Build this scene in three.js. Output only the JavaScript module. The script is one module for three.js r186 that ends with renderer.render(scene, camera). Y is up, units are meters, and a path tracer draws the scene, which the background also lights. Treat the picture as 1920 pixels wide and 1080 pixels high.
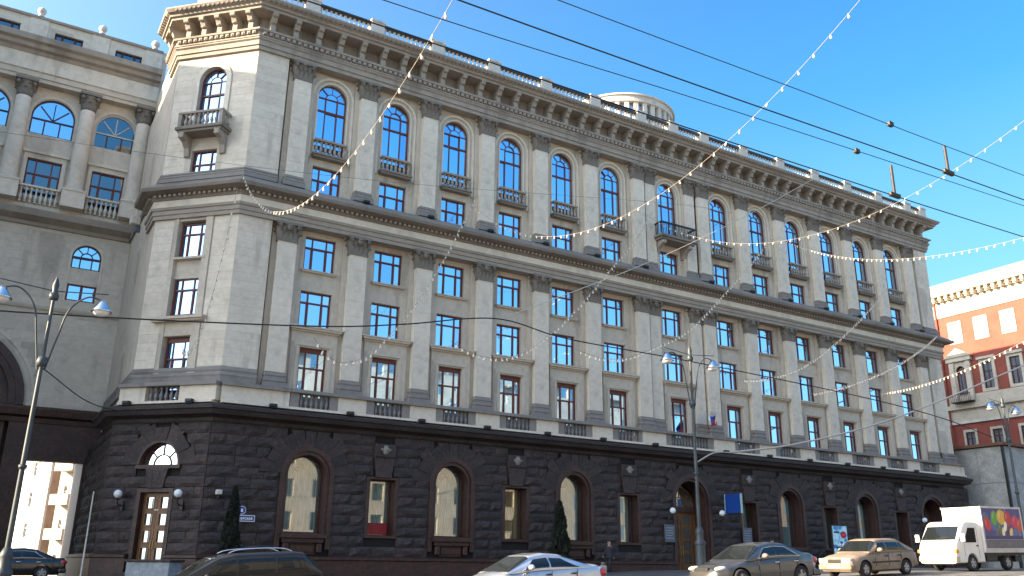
import * as THREE from 'three';
import { mergeGeometries, mergeVertices, toCreasedNormals } from 'three/addons/utils/BufferGeometryUtils.js';
import { RoundedBoxGeometry } from 'three/addons/geometries/RoundedBoxGeometry.js';
import { MarchingCubes } from 'three/addons/objects/MarchingCubes.js';
import { Brush, Evaluator, SUBTRACTION } from 'three-bvh-csg';

// ---------------------------------------------------------------- camera, sky, sun, exposure
const scene = new THREE.Scene();
const EYE = new THREE.Vector3(-14.223, 1.6, 45.247);
const camera = new THREE.PerspectiveCamera(37.18, 16 / 9, 0.1, 4000);
{
  const pitch = 17.87 * Math.PI / 180, roll = 0.68 * Math.PI / 180, yaw = 59.02 * Math.PI / 180;
  const fw = new THREE.Vector3(Math.cos(yaw), 0, -Math.sin(yaw)), rt = new THREE.Vector3(Math.sin(yaw), 0, Math.cos(yaw));
  const F = fw.clone().multiplyScalar(Math.cos(pitch)).add(new THREE.Vector3(0, Math.sin(pitch), 0));
  const U = fw.clone().multiplyScalar(-Math.sin(pitch)).add(new THREE.Vector3(0, Math.cos(pitch), 0));
  camera.position.copy(EYE);
  camera.up.copy(rt.clone().multiplyScalar(-Math.sin(roll)).add(U.multiplyScalar(Math.cos(roll))));
  camera.lookAt(EYE.clone().add(F));
}
const SUN_EL = 19 * Math.PI / 180, SUN_AZ = 12 * Math.PI / 180;
const SUN = new THREE.Vector3(-Math.cos(SUN_AZ) * Math.cos(SUN_EL), Math.sin(SUN_EL), -Math.sin(SUN_AZ) * Math.cos(SUN_EL));
{
  const W = 512, H = 256, d = new Float32Array(W * H * 4);
  const SKYN = (az, el) => { let v = 0, a = .5, f = 3; for (let o = 0; o < 4; o++) { v += a * (.5 + .5 * Math.sin(az * f * 1.3 + 2.1 * Math.sin(el * f * 2.2 + o * 1.7) + o) * Math.cos(el * f * 3.1 + 1.3 * Math.sin(az * f + o * 2.3))); a *= .55; f *= 1.9; } return v; };
  // clear air: paler towards the horizon, brighter towards the sun (CIE clear-sky gradation)
  const stops = [[-1, [0.0257, 0.0280, 0.0309]], [-0.02, [0.0408, 0.0461, 0.0513]], [0.0, [0.2360, 0.2768, 0.3183]], [0.12, [0.1335, 0.2202, 0.2821]], [0.30, [0.0602, 0.1617, 0.2482]], [0.48, [0.0188, 0.1043, 0.2256]], [0.62, [0.0094, 0.0743, 0.1946]], [1, [0.0111, 0.0716, 0.1901]]];
  for (let j = 0; j < H; j++) for (let i = 0; i < W; i++) {
    const el = ((j + .5) / H - .5) * Math.PI, az = ((i + .5) / W - .5) * 2 * Math.PI;
    const v = new THREE.Vector3(Math.cos(el) * Math.cos(az), Math.sin(el), Math.cos(el) * Math.sin(az));
    let k = 0; while (k < stops.length - 2 && v.y > stops[k + 1][0]) k++;
    const t = Math.min(1, Math.max(0, (v.y - stops[k][0]) / (stops[k + 1][0] - stops[k][0])));
    const g = Math.acos(Math.min(1, Math.max(-1, v.dot(SUN)))), cg = Math.cos(g);
    const ray = v.y > 0 ? 1 + .45 * cg * cg : 1, mie = v.y > 0 ? 3.0 * Math.exp(-3 * g) : 0;
    const w = [1.0, 0.94, 0.84], wisp = 1 + .10 * (SKYN(az, el) - .5);
    for (let c = 0; c < 3; c++) d[(j * W + i) * 4 + c] = (stops[k][1][c] * (1 - t) + stops[k + 1][1][c] * t) * ray * (c < 2 ? wisp : 1) + mie * w[c];
    d[(j * W + i) * 4 + 3] = 1;
  }
  const tx = new THREE.DataTexture(d, W, H, THREE.RGBAFormat, THREE.FloatType);
  tx.mapping = THREE.EquirectangularReflectionMapping; tx.magFilter = tx.minFilter = THREE.LinearFilter; tx.wrapS = THREE.RepeatWrapping; tx.needsUpdate = true;
  scene.background = tx; scene.environment = tx;
}
const sun = new THREE.DirectionalLight(0xffe4bd, 5.0);
sun.position.copy(SUN).multiplyScalar(150).add(new THREE.Vector3(20, 0, 10)); sun.target.position.set(20, 0, 10);
sun.castShadow = true; sun.shadow.mapSize.set(4096, 4096);
Object.assign(sun.shadow.camera, { left: -110, right: 110, top: 110, bottom: -110, near: 1, far: 420 });
scene.add(sun, sun.target);
const renderer = new THREE.WebGLRenderer({ antialias: true });
renderer.toneMapping = THREE.LinearToneMapping; renderer.toneMappingExposure = 4.5;
renderer.shadowMap.enabled = true;

// ---------------------------------------------------------------- helpers
let SEED = 7;
const rnd = () => { SEED |= 0; SEED = SEED + 0x6D2B79F5 | 0; let t = Math.imul(SEED ^ SEED >>> 15, 1 | SEED); t = t + Math.imul(t ^ t >>> 7, 61 | t) ^ t; return ((t ^ t >>> 14) >>> 0) / 4294967296; };
const rr = (a, b) => a + (b - a) * rnd();
const V = (x, y, z) => new THREE.Vector3(x, y, z);
const PI = Math.PI;
const col = (r, g, b) => new THREE.Color().setRGB(r, g, b);
const ORD = ['first', 'second', 'third', 'fourth', 'fifth', 'sixth', 'seventh', 'eighth', 'ninth', 'tenth', 'eleventh', 'twelfth', 'thirteenth', 'fourteenth', 'fifteenth', 'sixteenth'];

// tiling fbm noise
function fbmField(N, base, oct, seed) {
  const out = new Float32Array(N * N); let amp = 1, tot = 0; const s0 = SEED; SEED = seed;
  for (let o = 0; o < oct; o++) {
    const P = base << o, g = new Float32Array(P * P); for (let i = 0; i < P * P; i++) g[i] = rnd();
    for (let y = 0; y < N; y++) { const fy = y / N * P, y0 = Math.floor(fy), ty = fy - y0, sy = ty * ty * (3 - 2 * ty);
      for (let x = 0; x < N; x++) { const fx = x / N * P, x0 = Math.floor(fx), tx = fx - x0, sx = tx * tx * (3 - 2 * tx), x1 = (x0 + 1) % P, y1 = (y0 + 1) % P;
        const a = g[y0 * P + x0], b = g[y0 * P + x1], c = g[y1 * P + x0], e = g[y1 * P + x1];
        out[y * N + x] += amp * (a + (b - a) * sx + (c - a) * sy + (a - b - c + e) * sx * sy); } }
    tot += amp; amp *= .55;
  }
  SEED = s0; for (let i = 0; i < N * N; i++) out[i] /= tot; return out;
}
const sstep = (a, b, x) => { const t = Math.min(1, Math.max(0, (x - a) / (b - a))); return t * t * (3 - 2 * t); };
function mapTex(N, fn, period, srgb = true) {
  const d = new Uint8Array(N * N * 4);
  for (let i = 0; i < N * N; i++) { const c = fn(i, i % N, Math.floor(i / N)); for (let k = 0; k < 3; k++) d[i * 4 + k] = Math.max(0, Math.min(255, c[k] * 255)); d[i * 4 + 3] = 255; }
  const t = new THREE.DataTexture(d, N, N); t.wrapS = t.wrapT = THREE.RepeatWrapping; t.magFilter = THREE.LinearFilter; t.minFilter = THREE.LinearMipmapLinearFilter; t.generateMipmaps = true;
  if (srgb) t.colorSpace = THREE.SRGBColorSpace; t.repeat.set(1 / period, 1 / period); t.needsUpdate = true; return t;
}
const nA = fbmField(512, 4, 7, 11), nB = fbmField(512, 8, 6, 29), nC = fbmField(512, 32, 4, 53);
const g3 = v => [v, v, v];
const stoneMap = mapTex(512, i => { const s = .88 + .14 * (nA[i] - .5) + .10 * (nC[i] - .5) - .05 * sstep(.58, .75, nB[i]) - .10 * sstep(.54, .72, nB[((i / 512 / 7) & 511) * 512 + i % 512]); return [s * 1.04, s * 1.01, s * .97]; }, 6.5);
const stoneBump = mapTex(512, i => g3(nC[i] * .6 + nB[i] * .4), 1.6, false);
const graniteMap = mapTex(512, i => { const s = .72 + .5 * (nC[i] - .5) + .5 * (nA[i] - .5); const r = sstep(.45, .7, nB[i]); return [s * (1 + .06 * r), s * (1 - .02 * r), s * (1.02 - .06 * r)]; }, 2.6);
const graniteBump = mapTex(512, i => g3(nB[i] * .6 + nC[i] * .4), .9, false);
const roadMap = mapTex(512, i => g3(.7 + .5 * (nC[i] - .5) + .55 * (nA[i] - .5)), 7);
const paintMap = mapTex(512, i => { const s = .86 + .25 * (nA[i] - .5) - .1 * sstep(.6, .8, nC[i]); return [s, s * .99, s * .97]; }, 5);
const dirtMap = mapTex(512, i => { const s = .84 + .4 * (nA[i] - .5) + .2 * (nC[i] - .5); return [s, s * .98, s * .95]; }, 2.2);
const S = (c, rough = .85, o = {}) => new THREE.MeshStandardMaterial({ color: c, roughness: rough, ...o });
const P = (c, rough, o = {}) => new THREE.MeshPhysicalMaterial({ color: c, roughness: rough, ...o });
const stoneOpt = { map: stoneMap, bumpMap: stoneBump, bumpScale: .006 };
const M = {
  stone: S(col(.76, .725, .665), .9, stoneOpt), stone2: S(col(.62, .585, .53), .9, stoneOpt), stone3: S(col(.80, .77, .71), .9, stoneOpt),  // stone2: same stone as the pilasters, recess shade put into its colour
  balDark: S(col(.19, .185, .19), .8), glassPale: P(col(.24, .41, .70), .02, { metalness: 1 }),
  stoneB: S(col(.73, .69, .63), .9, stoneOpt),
  trim: S(col(.385, .36, .335), .9, stoneOpt), trimDark: S(col(.25, .23, .215), .9, stoneOpt), capital: S(col(.23, .22, .21), .95, stoneOpt),  // trim, trimDark: grimy stone, with cornice shade put into the colour too
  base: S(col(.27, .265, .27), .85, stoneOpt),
  granite: S(col(.074, .054, .051), .72, { map: graniteMap, bumpMap: graniteBump, bumpScale: .02 }),
  granite2: S(col(.060, .045, .043), .72, { map: graniteMap, bumpMap: graniteBump, bumpScale: .02 }),
  granite3: S(col(.088, .063, .057), .72, { map: graniteMap, bumpMap: graniteBump, bumpScale: .02 }),
  granRed: S(col(.092, .042, .035), .5, { map: graniteMap, bumpMap: graniteBump, bumpScale: .004 }),
  joint: S(col(.012, .010, .010), .95),
  wood: S(col(.13, .028, .018), .5), woodDark: S(col(.055, .018, .014), .5), door: S(col(.26, .125, .052), .45, { map: dirtMap }), brass: S(col(.5, .38, .16), .4, { metalness: .7 }),
  glass: P(col(.46, .70, 1.0), .02, { metalness: 1 }), glass2: P(col(.42, .54, .70), .03, { metalness: 1 }), shop: P(col(.40, .45, .45), .03, { metalness: .92 }),
  glassB: P(col(.40, .60, .88), .03, { metalness: 1 }), glassC: P(col(.52, .74, 1.0), .05, { metalness: 1 }), glassDark: P(col(.17, .22, .27), .03, { metalness: 1 }), clear: P(col(.92, .97, .97), .02, { transmission: 1, thickness: 0, ior: 2.3 }), curtain: S(col(.36, .44, .44), .9, { side: THREE.DoubleSide }), drape: S(col(.55, .40, .2), .9, { side: THREE.DoubleSide }),
  roof: S(col(.09, .075, .065), .6, { metalness: .2 }), rail: S(col(.035, .03, .03), .6), white: S(col(.78, .76, .72), .7, { map: paintMap }),
  cream: S(col(.72, .66, .56), .85, { map: paintMap }), red: S(col(.36, .092, .066), .85, { map: paintMap }), green: S(col(.16, .38, .2), .6),
  black: S(col(.015, .015, .016), .5), iron: S(col(.10, .13, .17), .5, { metalness: .3 }), lampPaint: S(col(.055, .078, .10), .5, { map: dirtMap }),
  wire: S(col(.012, .012, .014), .7), rope: S(col(.45, .41, .36), .8), flex: S(col(.30, .26, .215), .8), bulb: S(col(.72, .65, .54), .25), globe: S(col(.75, .77, .8), .25),
  asphalt: S(col(.22, .215, .21), .9, { map: roadMap, bumpMap: stoneBump, bumpScale: .006 }), pave: S(col(.13, .127, .125), .9, { map: roadMap }), kerb: S(col(.26, .25, .24), .9), ground: S(col(.09, .09, .085), .95, { map: roadMap }), paint: S(col(.6, .6, .58), .8),
  tyre: S(col(.018, .018, .02), .9), rim: S(col(.35, .35, .36), .35, { metalness: .8 }), hoard: S(col(.47, .50, .52), .7, { map: dirtMap }), brown: S(col(.16, .075, .045), .8),
  tan: S(col(.52, .38, .26), .9, { map: paintMap }), pale: S(col(.70, .66, .60), .9, { map: paintMap }), thuja: S(col(.009, .016, .009), .9, { side: THREE.DoubleSide }), bark: S(col(.06, .045, .03), .95),
  carGlass: P(col(.010, .013, .015), .03), chrome: S(col(.7, .7, .7), .15, { metalness: 1 }), lens: P(col(.75, .75, .72), .1, { clearcoat: 1 }), redLens: P(col(.45, .02, .02), .15, { clearcoat: 1 }), orange: P(col(.75, .2, .03), .2), plate: S(col(.7, .7, .68), .5)
};

// geometry helpers
function fin(g) {   // non-indexed, flat or given normals, uv in metres
  if (g.index) g = g.toNonIndexed();
  if (!g.attributes.normal) g.computeVertexNormals();
  const p = g.attributes.position, n = g.attributes.normal, uv = new Float32Array(p.count * 2);
  for (let i = 0; i < p.count; i += 3) {
    const ax = Math.abs(n.getX(i) + n.getX(i + 1) + n.getX(i + 2)), ay = Math.abs(n.getY(i) + n.getY(i + 1) + n.getY(i + 2)), az = Math.abs(n.getZ(i) + n.getZ(i + 1) + n.getZ(i + 2));
    for (let k = i; k < i + 3; k++) { const x = p.getX(k), y = p.getY(k), z = p.getZ(k);
      if (ay > ax && ay > az) { uv[k * 2] = x; uv[k * 2 + 1] = z; } else if (ax > az) { uv[k * 2] = z; uv[k * 2 + 1] = y; } else { uv[k * 2] = x; uv[k * 2 + 1] = y; } }
  }
  g.setAttribute('uv', new THREE.BufferAttribute(uv, 2));
  for (const k of Object.keys(g.attributes)) if (!['position', 'normal', 'uv'].includes(k)) g.deleteAttribute(k);
  g.morphAttributes = {}; g.clearGroups(); return g;
}
const bx = (x0, x1, y0, y1, z0, z1) => { const g = new THREE.BoxGeometry(Math.abs(x1 - x0), Math.abs(y1 - y0), Math.abs(z1 - z0)); g.translate((x0 + x1) / 2, (y0 + y1) / 2, (z0 + z1) / 2); return fin(g); };
const rbx = (x0, x1, y0, y1, z0, z1, r = .03, s = 2) => { const g = new RoundedBoxGeometry(Math.abs(x1 - x0), Math.abs(y1 - y0), Math.abs(z1 - z0), s, r); g.translate((x0 + x1) / 2, (y0 + y1) / 2, (z0 + z1) / 2); return fin(g); };
const cyl = (r0, r1, y0, y1, x = 0, z = 0, seg = 12) => { const g = new THREE.CylinderGeometry(r1, r0, y1 - y0, seg); g.translate(x, (y0 + y1) / 2, z); return fin(g); };
const sph = (r, x, y, z, sx = 1, sy = 1, sz = 1, a = 12, b = 8) => { const g = new THREE.SphereGeometry(r, a, b); g.scale(sx, sy, sz); g.translate(x, y, z); return fin(g); };
const lathe = (pts, seg = 12, x = 0, y = 0, z = 0) => { const g = new THREE.LatheGeometry(pts.map(p => new THREE.Vector2(p[0], p[1])), seg); g.translate(x, y, z); return fin(g); };
const mg = l => l.length === 1 ? l[0] : mergeGeometries(l);
function poly(pts) { const s = new THREE.Shape(); pts.forEach((p, i) => i ? s.lineTo(p[0], p[1]) : s.moveTo(p[0], p[1])); return s; }
const extr = (shape, z0, z1, seg = 12, bev = 0) => { const g = new THREE.ExtrudeGeometry(shape, { depth: z1 - z0 - 2 * bev, bevelEnabled: bev > 0, bevelSize: bev, bevelThickness: bev, bevelSegments: 2, curveSegments: seg }); g.translate(0, 0, z0 + bev); return fin(g); };
function archPath(P0, cx, hw, y0, ys) { P0.moveTo(cx - hw, y0); P0.lineTo(cx + hw, y0); P0.lineTo(cx + hw, ys); P0.absarc(cx, ys, hw, 0, PI, false); P0.lineTo(cx - hw, y0); return P0; }
const archHole = (cx, hw, y0, ys) => archPath(new THREE.Path(), cx, hw, y0, ys);
const rectHole = (x0, x1, y0, y1) => { const p = new THREE.Path(); p.moveTo(x0, y0); p.lineTo(x1, y0); p.lineTo(x1, y1); p.lineTo(x0, y1); p.lineTo(x0, y0); return p; };
function panel(x0, x1, y0, y1, holes, z0, z1, seg = 14) { const s = poly([[x0, y0], [x1, y0], [x1, y1], [x0, y1]]); s.holes = holes; return extr(s, z0, z1, seg); }
function archRing(cx, hi, ho, y0, ys, z0, z1, seg = 18) { const s = archPath(new THREE.Shape(), cx, ho, y0, ys); s.holes = [archHole(cx, hi, y0 - .001, ys)];
  const t = new THREE.Shape(); t.moveTo(cx + ho, y0); t.lineTo(cx + ho, ys); t.absarc(cx, ys, ho, 0, PI, false); t.lineTo(cx - ho, y0); t.lineTo(cx - hi, y0); t.lineTo(cx - hi, ys); t.absarc(cx, ys, hi, PI, 0, true); t.lineTo(cx + hi, y0); t.lineTo(cx + ho, y0); return extr(t, z0, z1, seg); }
function sector(cx, cy, r0, r1, a0, a1, z0, z1, seg = 8) { const t = new THREE.Shape(); t.absarc(cx, cy, r1, a0, a1, false); if (r0 > .001) t.absarc(cx, cy, r0, a1, a0, true); else t.lineTo(cx, cy); t.closePath(); return extr(t, z0, z1, seg); }
function sweep(path, prof) {   // path [x,z] left to right, prof closed [outward, y]
  const n = path.length, off = [];
  for (let i = 0; i < n; i++) {
    const nr = (a, b) => { const dx = b[0] - a[0], dz = b[1] - a[1], l = Math.hypot(dx, dz); return [-dz / l, dx / l]; };
    const a = i > 0 ? nr(path[i - 1], path[i]) : null, b = i < n - 1 ? nr(path[i], path[i + 1]) : null;
    if (a && b) { const k = 1 + a[0] * b[0] + a[1] * b[1]; off.push([(a[0] + b[0]) / k, (a[1] + b[1]) / k]); } else off.push(a || b);
  }
  const pos = [], pt = (i, p) => [path[i][0] + off[i][0] * p[0], p[1], path[i][1] + off[i][1] * p[0]];
  for (let i = 0; i < n - 1; i++) for (let j = 0; j < prof.length; j++) { const p = prof[j], q = prof[(j + 1) % prof.length]; const A = pt(i, p), B = pt(i + 1, p), C = pt(i + 1, q), D = pt(i, q); pos.push(...A, ...B, ...C, ...A, ...C, ...D); }
  const tri = THREE.ShapeUtils.triangulateShape(prof.map(p => new THREE.Vector2(p[0], p[1])), []);
  for (const e of [0, n - 1]) for (const t of tri) for (const k of (e ? [0, 1, 2] : [0, 2, 1])) pos.push(...pt(e, prof[t[k]]));
  const g = new THREE.BufferGeometry(); g.setAttribute('position', new THREE.Float32BufferAttribute(pos, 3)); g.computeVertexNormals(); return fin(g);
}
const tf = (g, m) => { const c = g.clone(); c.applyMatrix4(m); return c; };
const at = (g, x, y, z, ry = 0, s = 1) => tf(g, new THREE.Matrix4().compose(V(x, y, z), new THREE.Quaternion().setFromEuler(new THREE.Euler(0, ry, 0)), V(s, s, s)));
function tube(pts, r, seg = 40, rad = 5) { const g = new THREE.TubeGeometry(new THREE.CatmullRomCurve3(pts), seg, r, rad, false); return fin(g); }
function rod(a, b, r, seg = 6) { const d = b.clone().sub(a), g = new THREE.CylinderGeometry(r, r, d.length(), seg); g.applyQuaternion(new THREE.Quaternion().setFromUnitVectors(V(0, 1, 0), d.clone().normalize())); g.translate((a.x + b.x) / 2, (a.y + b.y) / 2, (a.z + b.z) / 2); return fin(g); }
function gridG(fn, nu, nv) {   // smooth parametric patch
  const pos = [], idx = []; for (let j = 0; j <= nv; j++) for (let i = 0; i <= nu; i++) { const p = fn(i / nu, j / nv); pos.push(p[0], p[1], p[2]); }
  for (let j = 0; j < nv; j++) for (let i = 0; i < nu; i++) { const a = j * (nu + 1) + i, b = a + 1, c = a + nu + 1, d = c + 1; idx.push(a, b, d, a, d, c); }
  const g = new THREE.BufferGeometry(); g.setAttribute('position', new THREE.Float32BufferAttribute(pos, 3)); g.setIndex(idx); g.computeVertexNormals(); return g;
}
// objects
const used = new Map();
function numbered(n) { const k = used.get(n) || 0; used.set(n, k + 1); return k ? n + '_' + String(k).padStart(3, '0') : n; }
function mesh(name, g, m, parent) { const o = new THREE.Mesh(Array.isArray(g) ? mg(g) : g, m); o.name = name; if (parent) parent.add(o); return o; }
function thing(name, label, category, pos = [0, 0, 0], ry = 0, group) { const o = new THREE.Group(); o.name = numbered(name); o.position.set(...pos); o.rotation.y = ry; o.userData = { label, category }; if (group) o.userData.group = group; scene.add(o); return o; }
function struct(name, g, m) { const o = mesh(numbered(name), g, m, scene); o.userData.kind = 'structure'; return o; }
const grp = (name, parent) => { const o = new THREE.Group(); o.name = name; parent.add(o); return o; };
// alike pieces: the 300 nearest as meshes, the rest one joined part
function pieces(parent, name, list, geos, mats, jitter = true) {
  list.forEach(p => { p.d = p.pos.distanceTo(EYE); p.g = Math.floor(rnd() * geos.length); p.m = Math.floor(rnd() * mats.length); });
  list.sort((a, b) => a.d - b.d);
  const rest = mats.map(() => []);
  list.forEach((p, i) => {
    const g = geos[p.g].clone(); g.scale(p.s.x, p.s.y, 1); g.computeVertexNormals(); fin(g); const du = jitter ? rnd() * 9 : p.pos.x + p.pos.z, dv = jitter ? rnd() * 9 : p.pos.y, uv = g.attributes.uv; for (let k = 0; k < uv.count; k++) uv.setXY(k, uv.getX(k) + du, uv.getY(k) + dv);
    if (i < 300) { const o = mesh(name, g, mats[p.m], parent); o.position.copy(p.pos); o.rotation.y = p.ry || 0; }
    else rest[p.m].push(tf(g, new THREE.Matrix4().compose(p.pos, new THREE.Quaternion().setFromEuler(new THREE.Euler(0, p.ry || 0, 0)), V(1, 1, 1))));
  });
  rest.forEach((l, k) => { if (l.length) { const o = mesh(name + 's_beyond', l, mats[k], parent); o.userData.kind = 'stuff'; } });
}
// rectangles of a coursed wall: openings are [x0,x1,y0,y1] or {cx,cy,r}
function courses(x0, x1, y0, y1, h, len, opens, joint) {
  const out = []; const n = Math.round((y1 - y0) / h), ch = (y1 - y0) / n;
  for (let k = 0; k < n; k++) {
    const a = y0 + k * ch, b = a + ch; let iv = [[x0, x1]];
    for (const o of opens) {
      let p, q; if (Array.isArray(o)) { if (o[3] <= a + .03 || o[2] >= b - .03) continue; p = o[0]; q = o[1]; }
      else { const dy = Math.max(0, a < o.cy ? (b > o.cy ? 0 : o.cy - b) : a - o.cy); if (a < o.cy - .05 || dy >= o.r) continue; const w = Math.sqrt(o.r * o.r - dy * dy); p = o.cx - w; q = o.cx + w; }
      const nv = []; for (const [s, e] of iv) { if (q <= s || p >= e) { nv.push([s, e]); continue; } if (p > s) nv.push([s, p]); if (q < e) nv.push([q, e]); } iv = nv;
    }
    for (const [s, e] of iv) { const L = e - s; if (L < .12) continue; const m = Math.max(1, Math.round(L / len + (k % 2 ? .25 : -.25))); let cuts = [s]; for (let i = 1; i < m; i++) cuts.push(s + L * (i + (k % 2 ? .22 : -.22) * (m > 1 ? 1 : 0) + rr(-.12, .12)) / m); cuts.push(e);
      for (let i = 0; i < cuts.length - 1; i++) out.push([cuts[i] + joint / 2, cuts[i + 1] - joint / 2, a + joint / 2, b - joint / 2]); }
  }
  return out;
}
function pillow(seed, bulge, nx = 4, ny = 3, depth = .3) {  // unit rough-faced stone, front face z 0..bulge
  SEED = seed; const f = (i, j) => { const e = (i === 0 || j === 0 || i === nx || j === ny); return [(i / nx - .5) + (e ? 0 : rr(-.04, .04)), (j / ny - .5) + (e ? 0 : rr(-.05, .05)), e ? rr(-.01, .012) : bulge * rr(.45, 1.15)]; };
  const P2 = []; for (let j = 0; j <= ny; j++) { P2.push([]); for (let i = 0; i <= nx; i++) P2[j].push(f(i, j)); }
  const pos = [], q = (a, b, c, d) => pos.push(...a, ...b, ...c, ...a, ...c, ...d);
  for (let j = 0; j < ny; j++) for (let i = 0; i < nx; i++) q(P2[j][i], P2[j][i + 1], P2[j + 1][i + 1], P2[j + 1][i]);
  const bk = p => [p[0], p[1], -depth];
  for (let i = 0; i < nx; i++) { q(bk(P2[0][i]), bk(P2[0][i + 1]), P2[0][i + 1], P2[0][i]); q(P2[ny][i], P2[ny][i + 1], bk(P2[ny][i + 1]), bk(P2[ny][i])); }
  for (let j = 0; j < ny; j++) { q(P2[j][0], P2[j + 1][0], bk(P2[j + 1][0]), bk(P2[j][0])); q(bk(P2[j][nx]), bk(P2[j + 1][nx]), P2[j + 1][nx], P2[j][nx]); }
  const g = new THREE.BufferGeometry(); g.setAttribute('position', new THREE.Float32BufferAttribute(pos, 3)); g.computeVertexNormals(); return fin(g);
}
function slabGeo(seed, bev, dep) { SEED = seed; const b = bev, d = dep, z = 0; // unit slab with chamfered face, bevel given as fraction
  const o = [[-.5, -.5], [.5, -.5], [.5, .5], [-.5, .5]], i = [[-.5 + b * .4, -.5 + b], [.5 - b * .4, -.5 + b], [.5 - b * .4, .5 - b], [-.5 + b * .4, .5 - b]]; const pos = [], q = (A, B, C, D) => pos.push(...A, ...B, ...C, ...A, ...C, ...D);
  q(...i.map(p => [p[0], p[1], z])); for (let k = 0; k < 4; k++) { const n = (k + 1) % 4; q([...o[k], -d * .5], [...o[n], -d * .5], [...i[n], z], [...i[k], z]); q([...o[k], -d], [...o[n], -d], [...o[n], -d * .5], [...o[k], -d * .5]); }
  const g = new THREE.BufferGeometry(); g.setAttribute('position', new THREE.Float32BufferAttribute(pos, 3)); g.computeVertexNormals(); return fin(g); }

// ---------------------------------------------------------------- terrain
const RP = [[-1600, -3], [-60, -1.5], [-14, -.2], [-8, .13], [0, .5], [10, 1.03], [16, 1.32], [23, 1.57], [32, 1.65], [60, 1.8], [120, 2.2], [1600, 4]];
function rise(x) { let k = 0; while (k < RP.length - 2 && x > RP[k + 1][0]) k++; const sl = i => (RP[Math.min(i + 1, RP.length - 1)][1] - RP[Math.max(i - 1, 0)][1]) / (RP[Math.min(i + 1, RP.length - 1)][0] - RP[Math.max(i - 1, 0)][0]);
  const [x0, y0] = RP[k], [x1, y1] = RP[k + 1], h = x1 - x0, t = (x - x0) / h; return y0 * (1 + 2 * t) * (1 - t) ** 2 + sl(k) * h * t * (1 - t) ** 2 + y1 * t * t * (3 - 2 * t) + sl(k + 1) * h * t * t * (t - 1); }
const gy = (x, z) => rise(x) - .018 * Math.min(30, Math.abs(z - 22));
const walk = (x, z) => gy(x, z) + .13;
function sheet(xs, zs, dy) { const g = gridG((u, v) => { const x = xs[Math.round(u * (xs.length - 1))], z = zs[zs.length - 1 - Math.round(v * (zs.length - 1))]; return [x, gy(x, z) + dy, z]; }, xs.length - 1, zs.length - 1); return fin(g); }
const range = (a, b, n) => Array.from({ length: n + 1 }, (_, i) => a + (b - a) * i / n);
const XS = [-1500, -600, -300, -150, ...range(-100, 160, 104), 220, 400, 800, 1500];
struct('ground', sheet(XS, [-1500, -600, -200, -80, -40, ...range(-24, 76, 40), 120, 300, 800, 1500], -.03), M.ground);
struct('road', sheet(XS.slice(3, -2), range(15.2, 58, 20), 0), M.asphalt);
struct('pavement', sheet(XS.slice(3, -2), [...range(-15, 14.98, 16)], .13), M.pave);
struct('far_pavement', sheet(XS.slice(3, -2), range(58.2, 63, 4), .13), M.pave);
{ const ks = []; for (let x = -40; x < 110; x += 1.5) for (const [z0, z1] of [[14.98, 15.2], [58, 58.2]]) { const a = gy(x, z0), b = gy(x + 1.49, z0); const g = bx(x, x + 1.49, -.3, .14, z0, z1); const p = g.attributes.position; for (let i = 0; i < p.count; i++) p.setY(i, p.getY(i) + (p.getX(i) < x + .7 ? a : b)); ks.push(g); } struct('kerb', ks, M.kerb); }
{ const l = []; for (const z of [26.2, 32.4, 39.5]) for (let x = -60; x < 120; x += 6) { const g = gridG((u, v) => { const X = x + u * 3, Z = z + .15 - v * .15; return [X, gy(X, Z) + .006, Z]; }, 3, 1); l.push(fin(g)); } const o = struct('lane_markings', l, M.paint); }

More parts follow.
